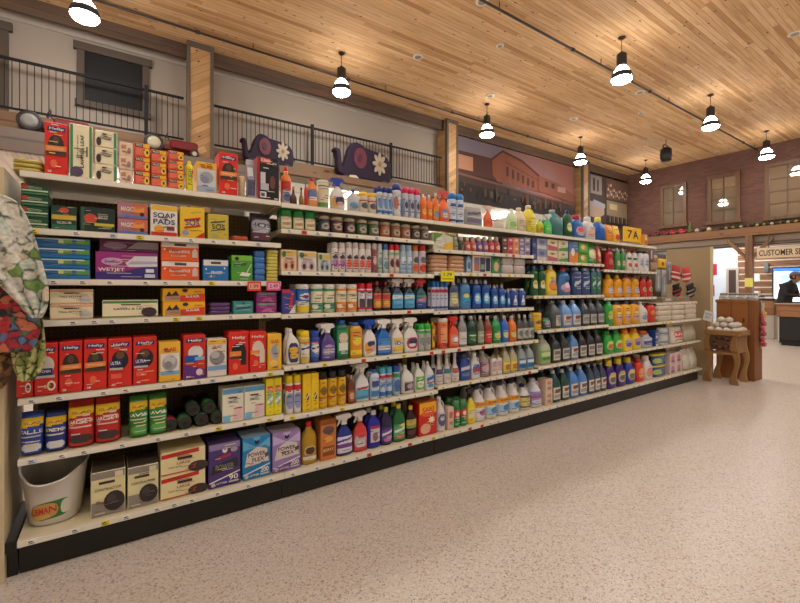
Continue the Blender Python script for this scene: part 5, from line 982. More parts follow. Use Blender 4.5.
# ---- top shelf of bays 2 to 5
r = R_(1, 1)
r.bot(285.5, 296.5, 163, 'round', 'lamp_oil_bottle', 'tall amber bottle, red cap', 'd87a1c', 'b82828', 'c8c8cc', [('r', 0, .6, 1, 1, 'c04030'), ('e', .5, .3, .3, .2, '6a80a8')], d=.07, yo=.06, lz=(.05, .62))
r.bot(290.5, 298, 186, 'neck', 'small_bottle', 'small dark bottle, amber top', '4c3020', 'c89058', d=.03)
r.bot(299.5, 304.5, 187, 'neck', 'small_bottle', 'small dark yellow bottle', '8c6820', '2c2420', d=.025)
r.bot(304.8, 308, 182, 'round', 'small_bottle', 'thin red bottle', 'b82c24', 'c03028', d=.02)
r.bot(308.5, 319, 177, 'round', 'lamp_oil_bottle', 'orange bottle, red cap, blue label', 'd87c20', 'b82424', 'd08a54', [('r', 0, .4, 1, .9, '6a78a8'), ('r', .2, .3, .8, .5, 'd8d4d0')], d=.06, lz=(.05, .62))
r.bot(319.5, 331, 179.5, 'tub', 'wipe_canister', 'cream canister with green bands', 'd8ccac', 'c8c4b8', 'd8ccac', [('r', 0, .0, 1, .2, '5c9450'), ('r', 0, .88, 1, .96, '3c7844')], cat='canister')
r.bot(332, 346.5, 177, 'spray', 'spray_bottle', 'white spray bottle, large blue trigger', 'd0ccc8', '1c3c9c', 'd0ccc8', [('e', .3, .4, .3, .4, 'd89c40'), ('e', .6, .5, .3, .36, '2c3454'), ('e', .6, .3, .2, .16, 'd0a098')], d=.06)
r.bot(349, 360.5, 189, 'round', 'cleaner_bottle', 'translucent white bottle, blue cap', 'b8bcbc', '20306c', None, [('e', .5, .5, .36, .36, '6c94b8')], d=.05)
r.bot(361, 378, 192, 'can', 'starch_can', 'short can, yellow cap', 'd0c4b0', 'e0b82c', 'ccc0ac', [('r', 0, .7, 1, .8, 'b04838'), ('e', .5, .4, .3, .2, '4c4c58')], n=2, rows=2, cat='can')
r.bot(378.5, 394, 186.5, 'can', 'insect_spray_can', 'white can, navy cap', 'c4ccd8', '1c2c78', 'c4c8d0', [('e', .5, .5, .3, .3, '5c8cc0'), ('r', 0, 0, 1, .14, '3c70b0')], n=3, rows=2, cat='can')
r.bot(394.5, 403.5, 183, 'can', 'insect_spray_can', 'taller white can, navy cap', 'ccd0d8', '20307c', 'ccccd0', [('e', .3, .5, .2, .3, 'b07468'), ('r', .6, 0, 1, .7, '4c98c8')], cat='can')
r.bot(404, 421.5, 187.5, 'can', 'insect_spray_can', 'grey blue can, pink cap', 'b8bcc8', 'cc2458', 'bcc0cc', [('e', .5, .5, .2, .2, '3c3c50'), ('r', 0, 0, .3, .8, '8c94ac')], n=3, rows=2, cat='can')
r.bot(422, 434, 194, 'round', 'cleaner_bottle', 'orange bottle, white cap', 'e07020', 'dcd0c8', 'e06820', [('e', .5, .6, .3, .3, 'e8b040')], n=2, rows=2)
r = R_(2, 1)
r.bot(434.5, 440, 192.5, 'round', 'cleaner_bottle', 'orange bottle with blue spot', 'e07020', 'd8d0cc', 'e8a030', [('e', .5, .4, .4, .3, '6c9cb8')])
r.bot(440.5, 450.5, 190, 'spray', 'spray_bottle', 'orange spray bottle, pink trigger', 'e8601c', 'c84848', 'e06020', [('e', .5, .5, .36, .4, '8890b0'), ('e', .5, .4, .2, .2, 'e8c8b0')], d=.05)
r.bot(451, 465.5, 193, 'can', 'disinfectant_can', 'tall white can, bright blue cap', 'c0ccd8', '2c78c0', 'c4d0dc', [('r', .2, .7, .8, .85, '3c5ca0'), ('r', .3, .3, .7, .5, 'b8b0c8'), ('r', 0, 0, 1, .08, '2c4c90')], n=2, cat='can')
r.bot(466.5, 484, 207, 'pouch', 'glove_bag', 'clear bag of grey gloves', '9c9c98', None, '8c8c90', [('r', .1, .1, .9, .4, '6c6080'), ('p', [(.2, .6), (.9, .8), (.9, .95), (.2, .75)], '3c3c40'), ('r', .2, .45, .8, .55, 'b8b8b4')], cat='bag', d=.06)
r.bot(485.5, 494, 205.5, 'spray', 'spray_bottle', 'orange spray bottle, pale red trigger', 'e0602c', 'dcb8b0', 'd86838', [('r', .2, .2, .8, .7, 'd85028')], d=.04)
r.bot(497, 507, 219, 'jar', 'plastic_tub', 'low white plastic tub', 'd0ccc0', 'dcd8d0', cat='tub', d=.08)
r.bot(508.5, 519, 208.5, 'round', 'soap_jug', 'pale green refill bottle', 'c8d8b0', 'd8dcd0', 'c0d8a8', [('e', .5, .5, .3, .3, '8cc068')], d=.06)
r.bot(519.5, 529, 207, 'bleach', 'cleaner_jug', 'cream refill jug', 'dccca8', 'd8ccb4', 'd8c8a8', [('r', .2, .2, .8, .8, 'c0b4a0')], cat='jug')
r = R_(3, 1)
r.bot(529.5, 539.5, 204.5, 'bleach', 'cleaner_jug', 'yellow refill jug, white cap', 'e0d03c', 'd8d0b4', None, [('e', .5, .5, .3, .3, 'e8dc70')], cat='jug')
r.bot(540, 545, 219, 'round', 'cleaner_bottle', 'small yellow green bottle', 'b0c430', '4cb850', None, [('e', .5, .5, .3, .3, 'd07030')])
r.bot(545.5, 553, 214, 'spray', 'spray_bottle', 'bright green spray bottle', '2cb048', 'c8d4cc', '30b850', [('e', .5, .5, .3, .3, '58cc60')], d=.04)
r.bot(553.5, 565.5, 208.5, 'jug', 'fluid_jug', 'teal gallon jug', '3c787c', '98b0b0', None, (), cat='jug')
r.bot(566, 574.5, 209, 'dish', 'softener_bottle', 'dark green bottle, navy cap', '1c5434', '20386c', None, [('e', .5, .5, .3, .34, 'c8d090')])
r.bot(575.5, 587, 214.5, 'detergent', 'detergent_jug', 'blue jug, red cap', '2c68b4', 'b82c44', None, [('e', .5, .4, .36, .36, 'c0a8b8'), ('e', .5, .5, .2, .2, 'd85860')], cat='jug')
r.bot(587.5, 597.5, 216.5, 'detergent', 'detergent_jug', 'white jug, white cap', 'd4d0d0', 'd8d8d8', None, [('e', .5, .4, .3, .3, 'e0b0a0')], cat='jug')
r.bot(598, 607, 217, 'detergent', 'detergent_jug', 'bright blue jug, yellow cap', '1c5cb8', 'dcd040', None, (), cat='jug')
r = R_(4, 1)
r.bot(608, 614.5, 224.5, 'pouch', 'pod_pouch', 'orange pouch with dark letter', 'e08c24', None, 'e08c28', [('t', .5, .6, .6, .3, 'B', '4c3020')], cat='pouch', d=.07)
r.bot(615, 621, 225.5, 'pouch', 'pod_pouch', 'yellow pouch with red circle', 'e8b824', None, 'e8bc28', [('e', .5, .3, .3, .2, 'c83c28')], cat='pouch', d=.07)
# aisle sign 7A on its wire foot
X = wx(634, .1); w = (wx(643, .1)-wx(625.5, .1)); zt = wz(634, 227.5, .1); zb = wz(634, 242, .1)
t = empty('aisle_sign', 'yellow aisle sign reading 7A on the top shelf', 'sign', (X, .12, SHELF[4][0]+.003))
z0 = SHELF[4][0]
mb = MB(); mb.cbox(-w/2, w/2, -.006, .006, max(zb-z0, .012), zt-z0, mat('e8b818', .5), b=.002)
z1, z2 = max(zb-z0, .012), zt-z0
flat_art(mb, [('t', .33, .5, .26, .56, '7', '1a1a1a'), ('t', .66, .5, .3, .56, 'A', '1a1a1a')], lambda u, v, l: ((u-.5)*w, -.0065-l, z1+v*(z2-z1))); mb.obj('board', t)
MB().tube([(-w*.35, -.05, .004), (-w*.35, .05, .004), (0, .05, .004), (0, .0, .02), (w*.35, .05, .02), (w*.35, -.05, .004)], .003, mat('silver', .3, .8), 6).obj('wire_foot', t)
# price cards on the lips
YS = .065
def card(px0, px1, py0, py1, z, col, lines, lab):
    X0, X1 = wx(px0, YS), wx(px1, YS); zt, zb = wz((px0+px1)/2, py0, YS), wz((px0+px1)/2, py1, YS)
    mb = MB(); mb.cbox(X0, X1, YS-.0125, YS-.0105, zb, zt, mat(col, .5), b=.0004)
    flat_art(mb, lines, lambda u, v, l: (X0+u*(X1-X0), YS-.0128-l, zb+v*(zt-zb))); mb.box(X0+.01, X0+.03, YS-.0105, YS-.004, zt-.02, zt-.004, mat(col, .5))
    tag(mb.obj('price_card'), lab, 'price card', 'coloured price cards on shelf edges')
card(247, 260.5, 281.5, 291, 0, 'd83828', [('r', .1, .2, .9, .8, 'e8a898'), ('t', .5, .5, .6, .4, '1.99', '8a2018')], 'red price card on the nearest bay\'s third shelf edge')
card(266, 280, 281.5, 290.5, 0, 'e0508c', [('r', .1, .2, .9, .8, 'e8b0c8'), ('t', .5, .5, .6, .4, '2.49', '8a2050')], 'pink price card on the nearest bay\'s third shelf edge')
card(440, 453.5, 271, 281.5, 0, 'e8e020', [('t', .5, .66, .6, .3, '1.79', '4a4a20'), ('r', .1, .2, .9, .3, '8a8a30')], 'yellow price card on the third bay shelf edge')
# ================================================================ LOFT TOYS
def on(px, Y): return wx(px, Y)
def tractor(pa, pb, lab, cw):
    Y = 6.42; xa, xb = on(pa, Y), on(pb, Y); L = xb-xa
    t = empty('toy_tractor', lab, 'toy tractor', (xa, Y, 3.783), group='red pedal tractors on the loft ledge')
    red = mat('6c1016', .4); dk = mat('241c1c', .5); R = .17*L/1.0
    for s in (-1, 1):
        mb = MB(); pr = [(-.05, R*.8, R*.8), (-.045, R, R), (.045, R, R), (.05, R*.8, R*.8)]; mb.loft(pr, dk, 20); mb.v = [(x+R, z+s*.16, y+R) for x, y, z in mb.v]; w = mb.obj('rear_wheel', t)
        mb = MB(); mb.loft([(-.056, R*.3, R*.3), (-.053, R*.68, R*.68), (.053, R*.68, R*.68), (.056, R*.3, R*.3)], mat(cw, .4), 18); mb.v = [(x+R, z+s*.16, y+R) for x, y, z in mb.v]; mb.obj('hub', w)
        r2 = R*.52
        mb = MB(); mb.loft([(-.03, r2*.8, r2*.8), (-.026, r2, r2), (.026, r2, r2), (.03, r2*.8, r2*.8)], dk, 16); mb.v = [(x+L-r2-.02, z+s*.13, y+r2) for x, y, z in mb.v]; w = mb.obj('front_wheel', t)
        mb = MB(); mb.loft([(-.034, r2*.5, r2*.5), (.034, r2*.5, r2*.5)], mat(cw, .4), 14); mb.v = [(x+L-r2-.02, z+s*.13, y+r2) for x, y, z in mb.v]; mb.obj('hub', w)
    MB().cbox(L*.46, L*.97, -.085, .085, R*.85, R*2.0, red, .03).obj('hood', t)
    MB().cbox(L*.1, L*.6, -.05, .05, R*.7, R*1.3, mat('6a1c20', .4), .02).obj('chassis', t)
    mb = MB(); mb.cbox(L*.06, L*.24, -.10, .10, R*1.3, R*1.45, dk, .01); mb.obj('seat', t)
    mb = MB(); mb.tube([(L*.46, 0, R*1.9), (L*.40, 0, R*2.35)], .012, dk, 6); c = Vector((L*.40, 0, R*2.38)); mb.tube([c+Vector((.05*cos(a)*.5, .08*sin(a), .06*cos(a))) for a in [2*pi*i/14 for i in range(15)]], .009, dk, 6); mb.obj('steering_wheel', t)
tractor(18, 92, 'red toy tractor with grey wheels on the ledge, left', '80807c')
tractor(143, 199, 'red toy tractor with cream wheel beside wide timber column', 'b8b094')
def elephant(pa, pb, lab):
    Y = 6.42; xa, xb = on(pa, Y), on(pb, Y); L = xb-xa; H = L*.56
    t = empty('toy_elephant', lab, 'toy elephant', (xa, Y, 3.783), group='purple toy elephants on the loft ledge')
    pur = mat('200c26', .8)
    body = [(.20, .06), (.26, .04), (.92, .04), (.97, .10), (.985, .35), (.97, .6), (.90, .76), (.8, .84), (.62, .87), (.5, .90), (.44, .97), (.36, 1.0), (.29, .95), (.24, .8), (.20, .55), (.16, .36), (.125, .24), (.10, .3), (.085, .5), (.075, .66), (.045, .74), (.0, .74), (.0, .68), (.03, .66), (.045, .5), (.05, .25), (.07, .12), (.12, .07)]
    mb = MB(); P2 = [(x*L, z*H+.0) for x, z in body]; n = len(P2); cx, cz = .5*L, .45*H
    lay = [(-.11, .93), (-.12, .95)]; vs = []; 
    for yy, s in ((-.11, .965), (-.09, 1), (.09, 1), (.11, .965)): vs += [(cx+(x-cx)*s, yy, cz+(z-cz)*s) for x, z in P2]
    fs = [tuple(range(n)), tuple(range(4*n-1, 3*n-1, -1))]+[((k+1)*n+i, (k+1)*n+(i+1) % n, k*n+(i+1) % n, k*n+i) for k in range(3) for i in range(n)]
    mb.add(vs, fs, pur); mb.obj('body', t)
    def patch(nm, poly, c, y=-.112): 
        mb = MB(); mb.ext([(x*L, z*H) for x, z in poly], y-.012, y, mat(c, .5)); return mb.obj(nm, t)
    patch('ear', ell(.42, .58, .11, .28, 18), '5e2034'); patch('ear_centre', ell(.41, .58, .04, .12, 12), '3c1624', -.125)
    for k in range(8):
        a = 2*pi*k/8; c = (.76+.075*cos(a), .52+.19*sin(a)); 
        patch('petal', [(c[0]+.055*cos(a)*cos(q)-.028*sin(a)*sin(q), c[1]+.135*sin(a)*cos(q)+.065*cos(a)*sin(q)) for q in [2*pi*i/10 for i in range(10)]], 'a49680')
    patch('flower_centre', ell(.76, .52, .03, .07, 10), '8c6030', -.125)
    patch('tusk', [(.2, .0), (.4, .02), (.34, .1), (.24, .08)], 'c8c0b4')
    for x in (.18, .85):
        mb = MB(); mb.loft([(-.14, .09, .09), (-.1, .1, .1), (.1, .1, .1), (.14, .09, .09)], mat('34343a', .5), 18); mb.v = [(a+x*L, c*.99, b+.1) for a, b, c in mb.v]
        MB_ = mb.obj('wheel', t)
    MB().tube([(.97*L, 0, .55*H), (1.02*L, 0, .4*H), (1.03*L, 0, .3*H)], .012, pur, 6).obj('tail', t)
    for o in t.children:
        if o.name.split('.')[0] != 'wheel': o.location.z += .13
elephant(240.5, 293, 'purple toy elephant with white flower above the black mop box')
elephant(333, 390, 'purple toy elephant with white flower beside the railing post')
# ================================================================ FAR LEDGE TOYS
zl = 3.403; xl = XW-.2
def toycar(px, c, lab):
    t = empty('toy_truck', lab, 'toy truck', (xl, wy(px, xl), zl), group='red toy trucks on the timber ledge')
    b = MB(); b.cbox(-.07, .07, -.125, .125, .03, .12, mat(c, .35), .015); b.obj('body', t)
    MB().cbox(-.06, .06, -.02, .1, .12, .2, mat(c, .35), .02).obj('cab', t)
    for sx in (-1, 1):
        for sy in (-.075, .075):
            mb = MB(); mb.loft([(-.015, .04, .04), (.015, .04, .04)], mat('181414'), 12); mb.v = [(c2+sx*.065, a+sy, b2+.04) for a, b2, c2 in mb.v]; mb.obj('wheel', t)
for px, c, l in ((647, '6a1c24', 'dark red toy truck, leftmost on the ledge'), (656, '74202a', 'dark red toy truck, second on the ledge'), (665, '84202a', 'dark red toy truck, third on the ledge'), (673.5, 'b02822', 'bright red toy truck, fourth on the ledge'), (682.5, 'c83024', 'bright red toy truck nearest the small tree')):
    toycar(px, c, l)
t = empty('small_tree', 'small green ornamental tree on the timber ledge', 'tree', (xl, wy(690, xl), zl))
mb = MB()
for k in range(5): mb.loft([(.06+k*.07, .10-.018*k, .10-.018*k), (.14+k*.07, .03, .03)], mat('6a7838', .7), 10)
mb.obj('foliage', t); MB().loft([(0, .05, .05), (.08, .03, .03)], mat('5c4024'), 10).obj('base', t)
rg = random.Random(5)
gl_ = empty('garland', 'dark green garland lying along the right of the timber ledge', 'garland', (xl, 0, zl))
mb = MB(); y0, y1 = wy(812, xl), wy(720, xl); n = 60
pts = [(rg.uniform(-.02, .02), y0+(y1-y0)*i/n, .06+rg.uniform(-.01, .02)) for i in range(n+1)]; mb.tube(pts, .05, mat('2c3420', .8), 7)
for i in range(260):
    y = rg.uniform(y0, y1); a = rg.uniform(-.3, pi+.3); x, z = cos(a)*.05, .06+sin(a)*.05; q = Vector((cos(a), rg.uniform(-.8, .8), sin(a))).normalized()*.07
    mb.add([(x, y-.012, z), (x, y+.012, z), (x+q.x, y+q.y, max(z+q.z, .003))], [(0, 1, 2)], mat('34442a', .8))
o = mb.obj('greenery', gl_); o['kind'] = 'stuff'
for i, (px, c, cn) in enumerate(((697, 'b8b0a0', 'pale grey'), (703, '28242c', 'black'), (709, 'c8bc90', 'cream'))):
    t = empty('ornament', '%s round ornament on the ledge right of the small tree' % cn, 'ornament', (xl, wy(px, xl), zl))
    MB().sphere((0, 0, .075), .075, mat(c, .35)).obj('ball', t); MB().loft([(.145, .015, .015), (.17, .012, .012)], mat('gold', .3, .8), 8).obj('cap', t)
for i, px in enumerate((726, 733, 741, 748, 757, 764, 772, 780, 788, 796)):
    t = empty('ornament', 'small round ornament resting in the dark green garland, %s from left' % (oname+['seventh', 'eighth', 'ninth', 'tenth'])[i], 'ornament', (xl-.12, wy(px, xl-.12), zl), group='small balls along the garland')
    MB().sphere((0, 0, .045), .045, mat(['a08c58', '8c6c38', 'a89c78', '6c3c2c'][i % 4], .3)).obj('ball', t); MB().loft([(.088, .01, .01), (.105, .008, .008)], mat('gold', .3, .8), 8).obj('cap', t)
# ================================================================ CUSTOMER SERVICE BEYOND
XS = 21.6
log = NT('log_wall', .7); co = log.coords(); s3 = log.n('ShaderNodeSeparateXYZ', i_0=co)
fr_ = log.math('FRACT', log.math('DIVIDE', s3.outputs[2], .27)); ch = log.ramp(fr_, [(.0, 'ffffff'), (.16, 'ffffff'), (.2, '000000'), (.97, '000000'), (1, 'ffffff')])
gv = log.n('ShaderNodeCombineXYZ', i_0=log.math('MULTIPLY', s3.outputs[1], 1.5), i_1=log.math('MULTIPLY', s3.outputs[2], 14.0)).outputs[0]
lc = log.ramp(log.n('ShaderNodeTexNoise', i_Vector=gv, i_Scale=1.0, i_Detail=3.0).outputs[0], [(.3, '5c3c28'), (.7, '8a6246')])
logm = log.out(log.mix(ch, lc, 'c8b8a4'), log.math('SUBTRACT', 1.0, ch), .03)
yk = wy(737.5, XS)
struct('wall_service', MB().box(XS, XS+.2, -8.9, yk, 0, 3.9, logm))
struct('wall_service_white', MB().box(XS+.01, XS+.2, yk, 11.9, 0, 3.9, mat('d0dcec', .7)))
struct('ceiling_service', MB().box(XW+.3, XS, -8.9, 11.9, 3.3, 3.4, mat('b8a898', .8)))
ya, yb_ = wy(736.5, XS), wy(729, XS)
t = tag(link('door_1', None, None, (XS-.01, (ya+yb_)/2, 0)), kind='structure'); w = (yb_-ya)/2; zt = wzx(732, 270, XS)
mb = MB(); mb.box(-.05, 0, -w-.08, -w, 0, zt+.08, mat('a89c90')); mb.box(-.05, 0, w, w+.08, 0, zt+.08, mat('a89c90')); mb.box(-.05, 0, -w, w, zt, zt+.08, mat('a89c90')); mb.obj('door_frame', t)
MB().box(-.03, 0, -w, w, 0, zt, mat('3c2c28', .5)).obj('door_leaf', t)
pw = plank_mat('post_wood', 2, 1, .3, 3, ['76543a', '845f40', '6a4a32'], kscale=2.0)
for k, (px, lb) in enumerate(((749.5, 'brown timber post with angled braces left of the customer sign'),)):
    xp = XW-.25; yp = wy(px, xp); t = empty('timber_post', lb, 'post', (xp, yp, 0))
    MB().box(-.1, .1, -.1, .1, 0, 3.12, pw).obj('post', t)
    for s in (-1, 1):
        mb = MB(); q = [(-.04, s*.1, 2.3), (.04, s*.1, 2.3), (.04, s*.1, 2.48), (-.04, s*.1, 2.48), (-.04, s*.62, 2.93), (.04, s*.62, 2.93), (.04, s*.62, 3.1), (-.04, s*.62, 3.1)]
        mb.add(q, [(0, 1, 2, 3), (4, 5, 6, 7), (0, 1, 5, 4), (3, 2, 6, 7), (0, 4, 7, 3), (1, 5, 6, 2)], pw); mb.obj('brace', t)
    mb = MB(); z1, z0 = wzx(750, 278, xp), wzx(750, 287, xp); mb.box(-.105, -.101, -.12, .1, z0, z1, mat('e0d868', .6)); tag(mb.obj('notice', None, (xp, yp, 0)), 'yellow paper notice pinned to the timber post', 'notice')
# sign board
xs_ = XW-.36; za, zb_ = wzx(780, 257.5, xs_), wzx(780, 247, xs_); yL = wy(757, xs_); Wd = 5.2
t = tag(link('customer_service_sign', None, None, (xs_, yL, za)), 'long cream sign reading customer service under the timber ledge', 'sign'); H = zb_-za
MB().cbox(-.03, .03, -Wd, 0, 0, H, mat('cbb697', .6), .008).obj('board', t)
mb = MB(); tw = (yL+.0-wy(800, xs_))/11*15.4
for dy in (0,): flat_art(mb, [('t', .5, .5, 1, .58, 'CUSTOMER SERVICE', '3a2014')], lambda u, v, l: (-.032-l, -.06-u*tw+dy, v*H))
mb.obj('lettering', t)
for y in (-.3, -4.6): MB().box(-.01, .01, y-.02, y+.02, H, max(3.13-za, H+.02), fr).obj('bracket', t)
# papers, ornament, TV on the log wall
def wallbox(name, lab, cat, pa, pb, ta, bo, c, dx=.03, x=None, child=None):
    x = x or XS; mb = MB(); mb.cbox(x-dx, x-.001, wy(pb, x), wy(pa, x), wzx((pa+pb)/2, bo, x), wzx((pa+pb)/2, ta, x), mat(c, .6), .004)
    return tag(mb.obj(name), lab, cat)
wallbox('paper_notice', 'white paper notice on the log wall right of the post', 'notice', 753, 760, 274, 281.5, 'd8d8d4')
wallbox('paper_notice', 'white box on the back counter right of the post', 'box', 752.5, 760.5, 291, 297, 'd8d4c8', dx=.2)
wallbox('wall_lantern', 'grey iron lantern on the log wall beside the screen', 'lantern', 765, 769, 263, 272, '5c6468', dx=.12)
wallbox('red_poster', 'red poster on the white wall beside the tan end panel', 'poster', 712, 717, 264, 275, 'a82438')
wallbox('red_poster', 'dark red notice low on the white wall by end panel', 'poster', 710, 714.5, 285, 296, '8a2438')
xt = XS-.15; ta_, tb_ = wzx(785, 267, xt), wzx(785, 303, xt); y1, y0 = wy(772, xt), wy(850, xt)
t = tag(link('wall_screen', None, None, (xt, (y0+y1)/2, tb_)), 'large bright blue and white wall screen behind the person', 'screen'); w = (y1-y0)/2; h = ta_-tb_
MB().cbox(0, .1, -w, w, 0, h, mat('101420', .4), .02).obj('frame', t)
scr = NT('screen_image', .3); co = scr.coords(); nz = scr.n('ShaderNodeTexNoise', i_Vector=co, i_Scale=1.6, i_Detail=1.0).outputs[0]
c = scr.ramp(nz, [(.35, '2c78c8'), (.46, '9cc8e8'), (.55, 'e8f4f4'), (.7, 'f0f4e8')]); scr.t.links.new(c, scr.b.inputs['Emission Color']); scr.b.inputs['Emission Strength'].default_value = 1.1
scr.b.inputs['Base Color'].default_value = (.02, .02, .02, 1)
MB().box(-.008, 0, -w+.25, w-.06, .06, h-.16, scr.m).obj('screen', t)
mb = MB(); be = mat('2c68b8', .4, emit=.6); mb.box(-.008, 0, -w+.04, w-.04, h-.14, h-.05, be); mb.box(-.008, 0, w-.24, w-.07, .06, h-.16, be) if False else None; mb.obj('blue_band', t)
x_, y_ = ceil_at(757, 251.5, 3.3)
t = empty('strip_light', 'small bright ceiling light above the timber post braces', 'light', (XS-1.2, wy(756, XS-1.2), 3.3))
MB().cbox(-.3, .3, -.3, .3, -.06, 0, lamp_emit('office_panel', 9, (1, .97, .93)), .01).obj('panel', t)
t = empty('strip_light', 'second ceiling light over the customer service desk', 'light', (XS-1.2, wy(756, XS-1.2)-3.2, 3.3))
MB().cbox(-.3, .3, -.3, .3, -.06, 0, bpy.data.materials['office_panel'], .01).obj('panel', t)
t = empty('strip_light', 'ceiling light over the white wall beyond the end panel', 'light', (XS-1.2, wy(722, XS-1.2), 3.295))
MB().cbox(-.4, .4, -.4, .4, -.06, 0, bpy.data.materials['office_panel'], .01).obj('panel', t)
# counters
cw_ = plank_mat('counter_wood', 1, 2, .2, 2.5, ['9a6c48', 'a87850', '8c6040'], knots=True, kscale=1.2)
t = empty('service_counter', 'black panelled service counter with wooden band, in front of the person', 'counter', (12.7, 0, 0))
MB().cbox(.08, .75, -3.5, .55, .12, .66, mat('1c1c1e', .5), .01).obj('front_panel', t)
MB().box(.12, .75, -3.5, .52, 0, .12, mat('121214', .5)).obj('plinth', t)
MB().cbox(.02, .82, -3.5, .585, .66, .93, cw_, .012).obj('wood_band', t)
MB().cbox(-.02, .86, -3.5, .62, .93, .965, mat('8c7054', .35), .01).obj('worktop', t)
MB().cbox(.1, .7, .55, .58, .04, .655, mat('c8c0b4', .5), .006).obj('side_panel', t)
xb_ = 14.1; y1, y0 = wy(735, xb_), wy(773.5, xb_)
t = empty('back_counter', 'pale lower counter with brown wood band behind the crate', 'counter', (xb_, 0, 0))
MB().cbox(.05, .6, y0, y1, 0, .62, mat('c0b8ac', .5), .01).obj('base', t)
MB().cbox(.02, .65, y0-.01, y1+.01, .62, 1.0, cw_, .01).obj('wood_band', t)
MB().cbox(0, .7, y0-.03, y1+.03, 1.0, 1.04, mat('2c2424', .3), .008).obj('worktop', t)
for k, (px, c, w, h, nm, lb) in enumerate(((762, 'c8c8cc', .09, .07, 'desk_telephone', 'pale grey telephone on the back counter'), (768, 'e0e0e4', .12, .05, 'paper_stack', 'stack of white paper on the back counter'))):
    y = wy(px, xb_+.3); mb = MB(); mb.cbox(-.1, .1, -w, w, 0, h*.5, mat(c, .5), .01); mb.cbox(-.04, .04, -w*.8, w*.8, h*.5, h, mat('3c3c44' if k == 0 else c, .5), .01); tag(mb.obj(nm, None, (xb_+.3, y, 1.041)), lb, nm.split('_')[1])
# ================================================================ PERSON (skin body)
def skin(name, pts, edges, rads, m, parent=None, loc=(0, 0, 0), rz=0, sub=2):
    me = bpy.data.meshes.new(name); me.from_pydata(pts, edges, []); me.materials.append(m)
    o = link(name, me, parent, loc, rz); s = o.modifiers.new('s', 'SKIN')
    for i, r in enumerate(rads): me.skin_vertices[0].data[i].radius = (r, r) if not isinstance(r, tuple) else r
    me.skin_vertices[0].data[0].use_root = True
    b = o.modifiers.new('b', 'SUBSURF'); b.levels = sub; b.render_levels = sub
    bpy.context.view_layer.update(); dg = bpy.context.evaluated_depsgraph_get(); m2 = bpy.data.meshes.new_from_object(o.evaluated_get(dg))
    o.modifiers.clear(); o.data = m2
    for p in m2.polygons: p.use_smooth = True
    if not m2.materials: m2.materials.append(m)
    return o
xp = 13.95; yp = wy(785, xp)
# person faces -y (to the right in view), local +x is forward: rotate by -90-ish
pt = empty('person', 'person in black jacket and grey purple cap leaning at the counter', 'person', (xp, yp, 0), rz=radians(-100)); pt.scale = (1.06, 1.12, 1.0)
bp = [(0, 0, .98), (.0, 0, 1.12), (.04, 0, 1.28), (.09, 0, 1.40), (.13, 0, 1.47), (.15, 0, 1.53),
      (.07, .18, 1.38), (.12, .25, 1.14), (.32, .13, 1.12), (.07, -.18, 1.38), (.12, -.25, 1.14), (.32, -.12, 1.14),
      (-.01, .1, .9), (.02, .11, .5), (-.03, .11, .09), (.09, .12, .05), (-.01, -.1, .9), (.02, -.11, .5), (-.03, -.11, .09), (.09, -.12, .05)]
be_ = [(0, 1), (1, 2), (2, 3), (3, 4), (4, 5), (3, 6), (6, 7), (7, 8), (3, 9), (9, 10), (10, 11), (0, 12), (12, 13), (13, 14), (14, 15), (0, 16), (16, 17), (17, 18), (18, 19)]
br = [.15, .145, .16, .14, .065, .06, .085, .06, .045, .085, .06, .045, .105, .07, .05, .045, .105, .07, .05, .045]
body = skin('body', bp, be_, br, mat('14141a', .7), pt)
sk = mat('b07a5c', .55)
hd = MB(); hprof = []
c0 = Vector((.20, 0, 1.60))
hd.loft([(-.13, .03, .035), (-.115, .055, .05), (-.08, .078, .062), (-.03, .092, .072), (.03, .1, .077), (.08, .09, .07), (.115, .055, .045), (.125, .01, .01)], sk, 20, 2, c0)
hd.loft([(-.02, .02, .012), (.0, .018, .012), (.03, .008, .008)], sk, 10, 2, c0+Vector((.095, 0, -.02)))
hd.loft([(-.16, .05, .05), (-.08, .05, .05)], sk, 14, 2, c0+Vector((-.03, 0, 0)))
for s in (-1, 1): hd.loft([(-.03, .012, .008), (0, .02, .012), (.03, .012, .008)], sk, 10, 2, c0+Vector((0, s*.077, 0)))
head = hd.obj('head', pt)
mb = MB()
for s in (-1, 1): mb.sphere((c0.x+.088, s*.03, c0.z+.01), .011, mat('1c1210'), 8, 6)
mb.obj('eyes', head); MB().box(c0.x+.082, c0.x+.092, -.022, .022, c0.z-.066, c0.z-.058, mat('7c4038')).obj('mouth', head)
MB().loft([(-.06, .086, .075), (.0, .104, .081), (.03, .1, .08)], mat('3c2c24', .8), 20, 2, c0+Vector((-.014, 0, 0))).obj('hair', head)
cap = MB(); cap.loft([(.025, .108, .086), (.06, .108, .086), (.10, .09, .073), (.13, .05, .04), (.138, .01, .01)], mat('5c5468', .7), 22, 2, c0+Vector((-.008, 0, 0)))
cap.loft([(.028, .075, .07), (.036, .08, .072), (.042, .07, .065)], mat('544c60', .7), 18, 2, c0+Vector((.10, 0, 0))); cap.obj('cap', pt)
